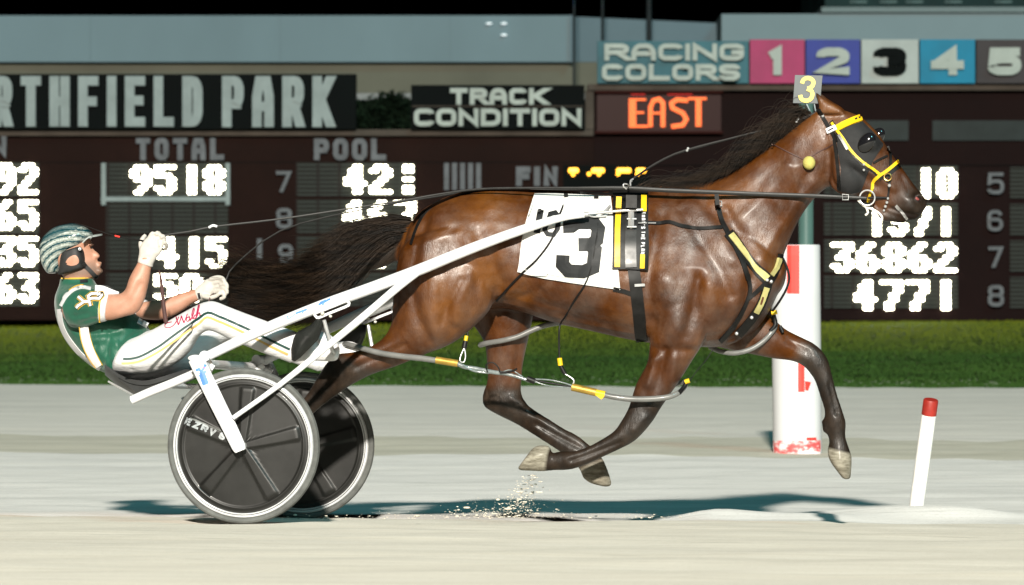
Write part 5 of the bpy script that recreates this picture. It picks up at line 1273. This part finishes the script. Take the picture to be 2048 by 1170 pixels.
# numbered cloth
cloth = thing('saddle_cloth', P(1140, 560, .34), 'white cloth with a large black figure three lying on the horse\'s back', 'saddle cloth')
g = patch([(1069, 391), (1110, 391), (1160, 393), (1222, 396)], [(1037, 544), (1090, 556), (1160, 567), (1241, 579)], 26, 34)
for i in range(g.shape[0]):
    q = i/(g.shape[0]-1); g[i, :, 0] -= 5*math.sin(PI*q)*np.linspace(1, 0, g.shape[1])
mb = MB(); wrap(mb, g, HB, .006, .005, .3, jump=.4); cl = mb.build('cloth_sheet', M('cloth_white', (.56, .555, .535), .75, var=.05, scale=9, bmp=.5, bscale=12), cloth)
CB = [bvh_of(cl)]
def cmark(name, strokes, mat, off=.0008):
    mb = MB()
    for s, wd, sm in strokes: wrap(mb, ribbon2d(s, wd, 5, 3, sm), CB, off, .0012, .3, .03)
    return mb.build(name, mat, cloth, False)
Z = lambda pts: [(1000+x/3.9, 330+y/3.9) for x, y in pts]
cmark('black_figure', [(Z([(492, 480), (560, 478), (600, 450), (730, 450), (768, 500), (755, 585), (712, 620), (612, 622)]), 26.5, 0), (Z([(705, 624), (742, 662), (726, 800), (650, 832), (534, 826), (488, 775), (492, 704)]), 26.5, 0)], M_INK)
cmark('small_figure', [(Z([(318, 348), (287, 532)]), 12.5, 0), (Z([(300, 352), (322, 354)]), 5, 0), (Z([(372, 445), (392, 382), (432, 372), (462, 410), (450, 500), (418, 545), (372, 540), (348, 505), (372, 445)]), 9, 0)], M_INK)
cmark('stitching', [([(1066, 396), (1048, 470), (1041, 540)], 1.1, 3), ([(1042, 538), (1120, 553), (1236, 572)], 1.1, 3), ([(1230, 540), (1237, 574)], 1.1, 0)], M('stitch_grey', (.42, .41, .38), .8, var=.1))
# harness saddle and girth
hs = thing('harness_saddle', P(1262, 540, .34), 'black harness saddle with two upright yellow stripes and chrome fittings behind the withers', 'harness saddle')
mb = MB(); wrap(mb, patch([(1227, 390), (1262, 388), (1297, 389)], [(1225, 538), (1260, 539), (1292, 541)], 24, 12), HB, .014, .010, .3, jump=.4); pad_ = mb.build('saddle_pad', M_STRAP, hs)
SBV = [bvh_of(pad_)]
def hstrap(name, poly, wd, mat, bv, off=.001, th=.003, sm=0, step=6, ac=2, par=hs): return strap(poly, wd, bv, mat, name, par, off, th, .33, sm, step, ac)
hstrap('yellow_stripe', [(1238, 393), (1235, 460), (1234.5, 534)], 11, M_YEL, SBV); hstrap('yellow_stripe', [(1288, 390), (1287.5, 423)], 11, M_YEL, SBV); hstrap('yellow_stripe', [(1285, 509), (1284, 537)], 9, M_YEL, SBV)
mb = MB()
for pts in lettering("THAT'S THE PLAN", 0, 0, 84, 8, 1.7, 1.9):
    wrap(mb, ribbon2d([(1291-y-(x*.02), 424+x) for x, y in pts], 1.8, 4, 1), SBV, .0012, .0012, .3)
mb.build('lettering', M_JW, hs, False)
hstrap('centre_strap', [(1263, 390), (1262, 450), (1261, 500), (1262, 535)], 22, M('strap_grey', (.011,.011,.011), .35, var=.3, scale=30), SBV, .003, .008, 2)
hstrap('girth', [(1267, 538), (1272, 580), (1278, 630), (1284, 684)], 23, M_STRAP, HB, .004, .006, 3); hstrap('girth_buckle', [(1269, 570), (1287, 569)], 5, M_CHROME, HB, .012, .005)
hstrap('girth_tie', [(1227, 578), (1250, 583), (1276, 593)], 8, M_STRAP, HB+CB, .003, .005, 2)
def q3(x, y, dv=0.):
    h, d = cast(x, y, SBV+HB); p = h[0] if h else P(x, y, .33)
    return p-VH*dv
mb = MB(); mb.tube([q3(1169, 428, .045), q3(1200, 426, .045), q3(1240, 422, .04), q3(1288, 419.5, .035)], .0062, 12); mb.build('shaft_coupler', M_CHROME, hs)
mb = MB(); mb.tube([P(1166, 428.5, .308), P(1177, 428, .308)], .0115, 14); mb.build('shaft_tip', M_CHROME, hs)
mb = MB(); mb.tube([q3(1195, 433, .03), q3(1210, 425, .04), q3(1222, 412, .03)], .006, 8, 3); mb.tube([q3(1177, 430, .035), q3(1190, 434, .035), q3(1215, 432, .03)], .004, 8, 3); mb.build('coupler_lever', M_CHROME, hs)
mb = MB(); mb.tube([q3(1264, 412, .03), q3(1264, 455, .03)], .0135, 4); mb.build('quick_hitch', M_CHROME, hs)
mb = MB()
for y in (412, 438, 454): mb.tube([q3(1256, y, .034), q3(1275, y, .034)], .0042, 8)
mb.build('hitch_bar', M_CHROME, hs)
mb = MB(); mb.tube([q3(1254, 378, .02), q3(1249, 373, .03), q3(1250, 368, .03), q3(1258, 370, .025), q3(1258, 380, .02)], .0032, 8, 3); mb.tube([P(1261, 372, .56), P(1261, 362, .58), P(1266, 358, .6)], .004, 8, 3); mb.build('rein_ring', M_CHROME, hs)
mb = MB(); mb.tube([q3(1278, 446, .02), q3(1312, 446, .012)], .003, 8); mb.build('side_pin', M_CHROME, hs)
# back strap running to the tail, crupper
hstrap('back_strap', [(1228, 388), (1160, 385.5), (1060, 381), (980, 378.5), (925, 386), (880, 404), (845, 424), (826, 446)], 5, M_STRAP, HB, .003, .004, 2, 7, 1)
hstrap('crupper', [(882, 402), (852, 424), (834, 455), (822, 490)], 3.4, M_STRAP, HB, .003, .004, 3, 6, 1); hstrap('strap_keeper', [(1000, 378.5), (968, 379)], 4, M_CHROME, HB, .008, .003, 0, 6, 1)
hstrap('strap_tab', [(1128, 391), (1136, 390)], 8, M_STRAP, HB+CB, .006, .003, 0, 4, 1); hstrap('strap_tab', [(1188, 393), (1197, 393)], 9, M_STRAP, HB+CB, .006, .003, 0, 4, 1)
# breast collar
bc = thing('breast_collar', P(1535, 690, VM), 'black breast collar with pale yellow panels across the horse\'s chest', 'breast collar')
M_PYEL = M('pale_yellow', (.36, .325, .13), .5, var=.14, scale=25)
def bstrap(name, poly, wd, mat=M_STRAP, off=.003, th=.005, sm=3, ac=2, bv=None): return strap(poly, wd, bv or HB, mat, name, bc, off, th, .35, sm, 6, ac)
bstrap('side_strap', [(1290, 446), (1318, 447), (1340, 445), (1364, 453), (1400, 457), (1444, 455)], 6.5); bstrap('neck_strap', [(1433, 388), (1436, 414), (1443, 442), (1456, 468), (1472, 498), (1486, 528), (1496, 560)], 8.5)
bstrap('lower_strap', [(1494, 548), (1500, 580), (1490, 612), (1468, 650), (1440, 682)], 8); bstrap('lower_strap', [(1534, 562), (1512, 584), (1494, 600)], 7)
bstrap('chest_panel', [(1456, 466), (1478, 494), (1506, 530), (1536, 561)], 20, M_STRAP, .003, .005, 2, 3); bstrap('yellow_panel', [(1460, 470), (1482, 498), (1508, 531), (1533, 557)], 11, M_PYEL, .009, .003, 2, 2)
bstrap('chest_panel', [(1562, 508), (1556, 535), (1538, 562)], 12, M_STRAP, .003, .005, 2, 2); bstrap('yellow_panel', [(1558, 516), (1552, 536), (1541, 552)], 7, M_PYEL, .009, .003, 2, 2)
bstrap('chest_panel', [(1535, 566), (1526, 596), (1512, 624), (1494, 648), (1476, 668)], 15, M_STRAP, .003, .005, 2, 2); bstrap('yellow_panel', [(1532, 574), (1523, 600), (1511, 624)], 9, M_PYEL, .009, .003, 2, 2)
bstrap('panel_mark', [(1524, 593), (1519, 608)], 3, M('mark_brown', (.08, .03, .012), .6, var=.1), .0125, .001, 0, 1)
mb = MB()
for x, y in ((1535, 560), (1543, 563), (1504, 635), (1474, 667)):
    h, d = cast(x, y, HB); p = h[0] if h else P(x, y, VM); mb.ball(p-VH*.014, .0085, 10)
mb.build('rosette', M_CHROME, bc)
mb = MB(); mb.tube([P(x, y, v) for x, y, v in ((1561, 508, .60), (1570, 525, .60), (1577, 545, .59), (1578, 562, .58), (1571, 582, .57), (1558, 604, .58), (1545, 622, .60))], .0055, 8, 4); mb.build('loose_strap', M_STRAP, bc)

mb = MB(); mb.tube([(lambda q: q-VH*.012)((cast(x, y, HB)[0] or (P(x, y, .45),))[0]) for x, y in ((1434, 402), (1444, 402), (1444, 412), (1434, 412))], .003, 8, closed=True); mb.build('neck_buckle', M_CHROME, bc)
# ------------------------------------------------------------------ bridle
br = thing('bridle', P(1715, 400, VM), 'black bridle hood with bright yellow brow, cheek and nose bands on the horse\'s head', 'bridle')
M_MESH = M('hood_mesh', (.0065, .0064, .0068), .7, var=.25, scale=50, bmp=.25, bscale=300)
hood0 = [(1672, 262), (1690, 254), (1722, 242)]; hood1 = [(1676, 300), (1702, 290), (1748, 268)]; hood2 = [(1683, 340), (1716, 322), (1766, 290)]; hood3 = [(1678, 372), (1712, 358), (1745, 322)]; hood4 = [(1682, 381), (1702, 386), (1722, 382)]
def rs(c, m):
    c = np.array(c, float); d = np.r_[0, np.cumsum(np.linalg.norm(np.diff(c, axis=0), axis=1))]; tt = np.linspace(0, d[-1], m); return np.stack([np.interp(tt, d, c[:, k]) for k in (0, 1)], 1)
rows = np.array([rs(c, 18) for c in (hood0, hood1, hood2, hood3, hood4)])
gg = np.stack([np.stack([np.interp(np.linspace(0, 4, 30), range(5), rows[:, j, k]) for k in (0, 1)], 1) for j in range(18)], 1)
mb = MB(); wrap(mb, gg, HB, .002, .004, VM); hood = mb.build('hood', M_MESH, br)
mb = MB(); mb.ball(P(1733, 286, VM-.094), (.036, .022, .052), 22, ((UH*.82+Vector((0, 0, -.57))), VH, (Vector((0, 0, .82))+UH*.57)), 14); mb.build('blinker', M('blinker_gloss', (.006, .006, .007), .10, var=0, coat=.6), br)
mb = MB(); mb.ball(P(1753, 275, VM+.07), (.032, .020, .050), 20, ((UH*.82+Vector((0, 0, -.57))), VH, (Vector((0, 0, .82))+UH*.57)), 12); mb.build('blinker', M('blinker_gloss', (.006,)*3), br)
BB_ = HB+[bvh_of(hood)]
def brs(name, poly, wd, mat=M_STRAP, off=.003, th=.004, sm=3, ac=2, step=4): return strap(poly, wd, BB_, mat, name, br, off, th, VM-.08, sm, step, ac)
brs('brow_band', [(1672, 259), (1686, 251), (1704, 243), (1722, 237)], 12, M_YEL, .006, .004)
brs('cheek_strap', [(1662, 243), (1672, 257), (1684, 275), (1696, 294), (1710, 312), (1726, 327), (1744, 339), (1758, 350)], 9, M_STRAP, .002, .003); brs('cheek_stripe', [(1664, 246), (1673, 259), (1685, 275), (1697, 294), (1711, 311), (1727, 326), (1744, 338), (1759, 350)], 5.2, M_YEL, .006, .003)
brs('nose_band', [(1800, 330), (1786, 340), (1772, 350), (1758, 356)], 9, M_STRAP, .002, .003); brs('nose_stripe', [(1797, 322), (1784, 333), (1771, 343), (1759, 351)], 6.5, M_YEL, .006, .004)
brs('chin_stripe', [(1759, 351), (1750, 358), (1745, 367), (1744, 378)], 6, M_YEL, .005, .004); brs('chin_strap', [(1744, 378), (1739, 392), (1736, 405)], 5, M_YEL, .004, .003)
brs('hood_edge', [(1774, 312), (1760, 318), (1746, 326)], 4, M_STRAP); brs('crown_strap', [(1637, 219), (1645, 234), (1655, 250), (1668, 270), (1672, 284)], 8)
brs('throat_latch', [(1669, 280), (1673, 305), (1676, 335), (1678, 360), (1679, 380)], 5.5); brs('over_strap', [(1776, 292), (1780, 310), (1780, 332), (1778, 356), (1778, 380), (1775, 398)], 4)
brs('badge', [(1655, 264), (1674, 256)], 10, M('badge_white', (.62, .62, .62), .3, var=.05), .012, .004, 0); brs('badge_mark', [(1659, 263), (1669, 258.5)], 2.4, M_INK, .017, .001, 0)
brs('brow_lettering', [(1709, 241), (1713, 239.5)], 3, M_INK, .0112, .0008, 0, 1); brs('brow_lettering', [(1716, 238.5), (1719, 237.5)], 3, M_INK, .0112, .0008, 0, 1)
brs('buckle', [(1678, 270), (1684, 280), (1695, 299)], 5, M('buckle_dull', (.28, .28, .28), .3, metal=.6, var=.2), .009, .002, 0, 1)
mb = MB()
def ring(mb, x, y, v, r, th, n=28, sq=1.): mb.tube([P(x, y, v)+UH*(r*math.cos(a))+Vector((0, 0, 1))*(r*math.sin(a)*sq) for a in np.linspace(0, 2*PI, n, endpoint=False)], th, 8, closed=True)
ring(mb, 1734.5, 395.5, VM-.082, .0345, .0036); mb.build('bit_ring', M_CHROME, br)
mb = MB(); ring(mb, 1775.5, 354, VM-.078, .0165, .003); mb.build('nose_ring', M('brass', (.55, .38, .13), .3, metal=1., var=.1), br)
for x, y, r_ in ((1779, 371, .008), (1776, 397, .006), (1774, 405, .007), (1771, 413, .007), (1768, 421, .006), (1728, 329, .006), (1728, 340, .006), (1646, 232, .007)):
    h, d = cast(x, y, BB_); p = h[0] if h else P(x, y, VM-.07); mb = MB(); mb.ball(p-VH*.008, r_, 8); mb.build('stud', M_CHROME, br)
mb = MB(); mb.tube([P(1736, 396, VM-.07), P(1756, 395, VM-.062), P(1776, 396, VM-.052)], .0052, 8, 2); mb.build('bit_bar', M_STRAP, br)
brs('tongue_tie', [(1792, 411), (1800, 420), (1808, 430), (1814, 438)], 5, M('tie_pale', (.17, .165, .16), .3, var=.5, scale=60), .001, .004, 2)
mb = MB(); tie = [(1716, 400, .55), (1724, 408, .55), (1732, 414, .55), (1744, 418, .555), (1756, 425, .56), (1764, 434, .565), (1762, 444, .57)]
mb.tube([P(*q) for q in tie], .0055, 8, 3); mb.tube([P(1732, 414, .55), P(1736, 425, .55), P(1731, 430, .555)], .005, 8, 2); mb.build('chin_tie', M('tie_white', (.68, .66, .60), .6, var=.1), br)
# ear plug on its cord
ep = thing('ear_plug_cord', P(1619, 340, .53), 'thin dark cord with a round yellow ball lying against the horse\'s neck', 'ear plug cord')
h, d = cast(1619, 326, HB); pbal = (h[0] if h else P(1619, 326, .53))-VH*.022
mb = MB(); mb.ball(pbal, (.029, .030, .031), 22, m=14); mb.build('yellow_ball', M('ball_yellow', (.36, .32, .085), .8, var=.12, scale=60, bmp=.3, bscale=120), ep)
mb = MB(); wrap(mb, ribbon2d([(1543, 288), (1560, 296), (1582, 307), (1606, 318)], 1.8, 5, 1, 3), HB, .002, .003); wrap(mb, ribbon2d([(1622, 314), (1636, 304), (1652, 296), (1672, 286)], 1.8, 5, 1, 3), HB, .002, .003); mb.build('cord', M('cord_brown', (.05, .02, .015), .6, var=.2), ep)
# head number
hn = thing('head_number_plate', P(1615, 207, .58), 'small grey plate with a yellow figure three standing up behind the horse\'s ears', 'number plate')
pl = [(1590, 150), (1645, 151), (1640, 207), (1586, 206)]
mb = MB(); mb.prism(pl, .585, .591); mb.build('plate', M('plate_grey', (.085, .095, .10), .5, var=.1, scale=12), hn, False)
def pflat(mb, g, v, th):
    top = np.array([[list(P(x, y, v-th)) for x, y in r] for r in g]); bot = np.array([[list(P(x, y, v)) for x, y in r] for r in g]); mb.solid_grid(top, bot)
mb = MB(); pflat(mb, ribbon2d([(1604, 167), (1607, 159.5), (1615, 156), (1624, 159), (1627, 166), (1623, 174), (1615, 177.5)], 8.2, None, 1, 3), .5845, .003)
pflat(mb, ribbon2d([(1614, 177.5), (1622, 181), (1625, 189), (1621, 198), (1612, 201.5), (1603, 198), (1600.5, 190)], 8.2, None, 1, 3), .5825, .003); mb.build('figure', M('figure_yellow', (.60, .49, .13), .6, var=.03), hn, False)
mb = MB()
for x0, x1 in ((1612, 1622), (1628, 1632)): mb.tube([P(x0, 205, .592), P((x0+x1)/2, 216, .60), P(x1, 226, .615)], .003, 8, 2)
mb.build('plate_clip', M('clip_clear', (.25, .30, .32), .2, var=.1), hn)

# overcheck rein from the poll to the saddle hook
mb = MB(); oc = [(1640, 222, .60), (1618, 232, .60), (1598, 241, .60), (1562, 254, .60), (1505, 266, .60), (1450, 280, .60), (1400, 293, .60), (1350, 308, .60), (1310, 328, .60), (1285, 344, .60), (1262, 360, .60)]
mb.tube([P(*q) for q in oc], [.006, .008, .007, .006, .0055, .0055, .0075, .006, .006, .0055, .004], 10, 2, flat=.5)
ov = thing('overcheck_rein', P(1400, 293, .6), 'taut black check strap from the horse\'s poll to the harness saddle, above the mane', 'strap')
mb.build('strap', M_STRAP, ov)
mb = MB()
for x, y in ((1374, 301), (1376, 297), (1593, 243), (1596, 238), (1262, 362)): mb.ball(P(x, y, .592), .0065, 8)
mb.build('buckle', M_CHROME, ov)

# ------------------------------------------------------------------ driving reins
def rein(name, lab, pts, tail=None, buckle=None):
    t_ = thing(name, P(*pts[len(pts)//2][:3]), lab, 'rein', 'driving reins')
    mb = MB(); mb.tube([P(q[0], q[1], q[2]) for q in pts], [q[3] for q in pts], 8, 3, flat=.35); mb.build('strap', M('rein_black', (.012, .012, .0115), .5, var=.25, scale=20), t_)
    if buckle:
        mb = MB(); x, y, v = buckle; c = [P(x-6, y-6, v), P(x+6, y-5, v), P(x+6, y+5, v), P(x-6, y+5, v)]; mb.tube(c, .0028, 8, closed=True); mb.build('buckle', M_CHROME, t_)
    if tail:
        mb = MB(); mb.tube([P(q[0], q[1], q[2]) for q in tail], [q[3] for q in tail], 8, 4, flat=.4); mb.build('hand_loop', M('loop_brown', (.05, .020, .018), .5, var=.2), t_)
    return t_
r1 = rein('driving_rein', 'near black rein running from the raised glove along the horse\'s back to the bit', [(306, 478, .35, .004), (330, 470, .352, .004), (380, 463, .36, .0045), (430, 453, .375, .0045), (560, 438, .41, .0045), (700, 417, .45, .0045), (800, 402, .47, .0045), (880, 388, .48, .0045), (960, 378, .47, .005), (1050, 376, .45, .0055), (1150, 376, .43, .006), (1250, 376, .425, .009), (1330, 380.5, .44, .0098), (1430, 384.5, .458, .0098), (1530, 388.5, .482, .0098), (1620, 391.5, .505, .0095), (1690, 394.5, .525, .0085), (1733, 396.5, .535, .007)],
          tail=[(318, 540, .36, .002), (322, 560, .37, .007), (326, 600, .38, .009), (331, 640, .385, .010), (336, 652, .39, .006)], buckle=(1691, 394.5, .515))
mb = MB(); mb.tube([P(418, 455, .37), P(426, 451, .368), P(434, 453, .372)], .006, 8, 3); mb.build('rein_stop', M_WHITE, r1)
rein('driving_rein', 'far black rein running from the lower glove past the tail and over the horse\'s back', [(440, 572, .83, .004), (452, 560, .84, .004), (470, 530, .84, .004), (560, 462, .82, .004), (700, 424, .80, .004), (880, 392, .78, .004), (960, 381, .77, .005), (1150, 379, .80, .006), (1250, 378, .82, .008), (1430, 383, .80, .009), (1620, 390, .74, .009), (1730, 396, .71, .007)],
     tail=[(428, 586, .82, .002), (422, 592, .815, .004), (417, 604, .81, .004)])

# ------------------------------------------------------------------ pacing hobbles
hb = thing('hobbles', P(1080, 780, .42), 'grey looped pacing hobbles with brass sleeves linking the horse\'s fore and hind legs', 'hobbles')
M_TUBE = M('hobble_grey', (.12, .12, .115), .34, var=.15, scale=20, coat=.4); M_BRASS = M('brass_sleeve', (.36, .23, .045), .4, metal=.55, var=.15, scale=30)
M_CLEAR = M('clear_cord', (.13, .15, .15), .15, var=.3, scale=40, coat=.6)
def surf(x, y, out, v):
    h, d = cast(x, y, HB); return (h[0] if h else P(x, y, v))-VH*out
def loopt(name, pts, r, mat=M_TUBE, sm=4):
    mb = MB(); mb.tube(pts, r, 12, sm); return mb.build(name, mat, hb)
near_h = [P(880, 722, .34), P(846, 717, .345), P(800, 712, .355), P(760, 706, .37), P(722, 696, .39), P(700, 690, .42), P(690, 688, .47), P(694, 692, .55), P(730, 702, .60)]
loopt('leg_loop', near_h, [.0125, .0135, .0135, .0135, .013, .0125, .012, .012, .012]); loopt('brass_sleeve', [P(872, 720, .338), P(916, 727, .336)], .0165, M_BRASS, 0)
loopt('leg_loop', [P(1198, 786, .36), P(1222, 793, .36), P(1262, 798, .37), P(1302, 798, .375), P(1336, 794, .385), P(1358, 785, .41), P(1370, 772, .46), P(1368, 764, .54), P(1330, 776, .58)], [.0115, .0125, .0135, .0135, .013, .012, .0115, .011, .011])
loopt('brass_sleeve', [P(1144, 774, .36), P(1192, 785, .36)], .0175, M_BRASS, 0); loopt('yellow_wrap', [P(1189, 785, .36), P(1210, 789, .36)], .0155, M_YEL, 0)
mb = MB(); mb.solid_grid(np.array([[list(P(1190, 790, .335)), list(P(1208, 788, .335))], [list(P(1203, 799, .335)), list(P(1209, 792, .335))]]), np.array([[list(P(1190, 790, .337)), list(P(1208, 788, .337))], [list(P(1203, 799, .337)), list(P(1209, 792, .337))]])); mb.build('wrap_flap', M_YEL, hb, False)
loopt('dark_sleeve', [P(1358, 786, .40), P(1368, 774, .43), P(1374, 764, .44)], .010, M_STRAP, 2); loopt('yellow_tag', [P(1370, 764, .43), P(1379, 761, .43)], .011, M_YEL, 0)
# cords between the near loops
for pts, r, mt in (([(914, 727, .336), (930, 734, .34), (950, 737, .345), (985, 744, .35), (1010, 747, .35)], .010, M_CLEAR), ([(926, 730, .33), (948, 742, .34), (980, 746, .35)], .005, M_CLEAR), ([(1000, 745, .34), (1030, 752, .345), (1060, 762, .35)], .008, M_CLEAR),
                   ([(975, 744, .335), (972, 730, .33), (985, 725, .33), (996, 734, .332), (1000, 744, .335)], .003, M_STRAP), ([(1000, 745, .33), (1018, 744, .33), (1034, 738, .325)], .0045, M_STRAP), ([(1000, 746, .335), (1022, 740, .335), (1046, 754, .34)], .003, M_CLEAR),
                   ([(1066, 758, .35), (1100, 760, .355), (1128, 766, .36), (1146, 772, .36)], .0035, M_CLEAR), ([(1066, 762, .35), (1100, 772, .355), (1146, 775, .36)], .003, M_CLEAR), ([(1064, 760, .352), (1110, 768, .356), (1146, 774, .36)], .0045, M_STRAP)):
    loopt('cord', [P(*q) for q in pts], r, mt)
loopt('cord_stop', [P(1054, 757, .35), P(1070, 763, .352)], .0135, M_STRAP, 0)
def hanger(pts, r, nm='hanger', mt=M_STRAP, sm=3): loopt(nm, pts, r, mt, sm)
hanger([surf(x, y, .012, .33) for x, y in ((1132, 394), (1126, 415), (1116, 440), (1110, 466), (1096, 492), (1074, 520), (1050, 542), (1030, 562), (1010, 584), (994, 602))], .0052)
hanger([surf(x, y, .010, .33) for x, y in ((1193, 397), (1196, 425), (1196, 460), (1190, 500), (1182, 540), (1170, 570), (1150, 600), (1132, 632))]+[P(1120, 650, .36), P(1118, 680, .36), P(1119, 716, .36)], .0042)
hanger([P(936, 664, .38), P(934, 680, .37), P(930, 700, .355)], .004); hanger([P(933, 672, .37), P(931, 682, .365)], .009, 'yellow_tag', M_YEL, 0); hanger([P(931, 682, .365), P(928, 697, .358)], .0115, 'hanger_clip', M_STRAP, 0)
hanger([P(929, 695, .355), P(922, 710, .345), P(920, 722, .338), P(928, 724, .336), P(931, 712, .345), P(929, 697, .355)], .003, 'wire_clip', M_CHROME)
hanger([P(1119, 716, .355), P(1121, 731, .355)], .0115, 'yellow_tag', M_YEL, 0); hanger([P(1121, 731, .356), P(1130, 748, .358)], .0095, 'hanger_clip', M_STRAP, 0); hanger([P(1130, 748, .358), P(1142, 755, .36), P(1148, 762, .36), P(1144, 772, .36)], .0036, 'wire_clip', M_CHROME)
hanger([P(1379, 762, .43), P(1395, 740, .46), P(1412, 720, .5), P(1425, 700, .52)], .002)
# far side loops
loopt('leg_loop', [P(960, 690, .72), P(975, 686, .68), P(1006, 681, .655), P(1036, 673, .66), P(1060, 662, .67), P(1086, 652, .68), P(1114, 646, .69), P(1150, 642, .7)], .0125)
loopt('leg_loop', [P(1420, 694, .70), P(1442, 703, .675), P(1470, 706, .665), P(1500, 699, .668), P(1526, 683, .68), P(1544, 664, .69), P(1551, 650, .72), P(1548, 640, .8)], .0115)
loopt('dark_sleeve', [P(1541, 662, .685), P(1551, 650, .70), P(1548, 634, .70), P(1544, 622, .68)], .0105, M_STRAP, 2); loopt('yellow_tag', [P(1543, 626, .67), P(1554, 624, .67)], .010, M_YEL, 0)
loopt('dark_sleeve', [P(1560, 652, .70), P(1566, 665, .70)], .008, M_STRAP, 0)

# ------------------------------------------------------------------ sand thrown up by the hooves
mb = MB()
for i in range(900):
    q = RNG.random()
    if q < .5: y = 948+87*RNG.random()**.8; x, v = 1062-(y-950)*.32+RNG.normal(0, 9+(y-948)*.22), RNG.uniform(.3, 1.0)
    elif q < .8: x, y, v = RNG.normal(985, 60), 1036-abs(RNG.normal(0, 14)), RNG.uniform(.2, 1.4)
    else: x, y, v = RNG.uniform(560, 1400), 1037-abs(RNG.normal(0, 6)), RNG.uniform(.3, 1.5)
    r = abs(RNG.normal(0, .0013))+.0005
    if RNG.random() < .03: r *= 2.4
    p = P(x, y, v)
    if p.z < bank(v)+.004: p.z = bank(v)+r
    mb.ball(p, (r*RNG.uniform(1, 3.2), r, r*RNG.uniform(.5, 1.)), 6, m=4)
o = mb.build('flying_sand', M('sand_clod', (.50, .46, .385), .95, var=.35, scale=60), None, world_label='loose sand and small clods thrown up under the horse\'s hooves', cat='sand', kind='stuff')
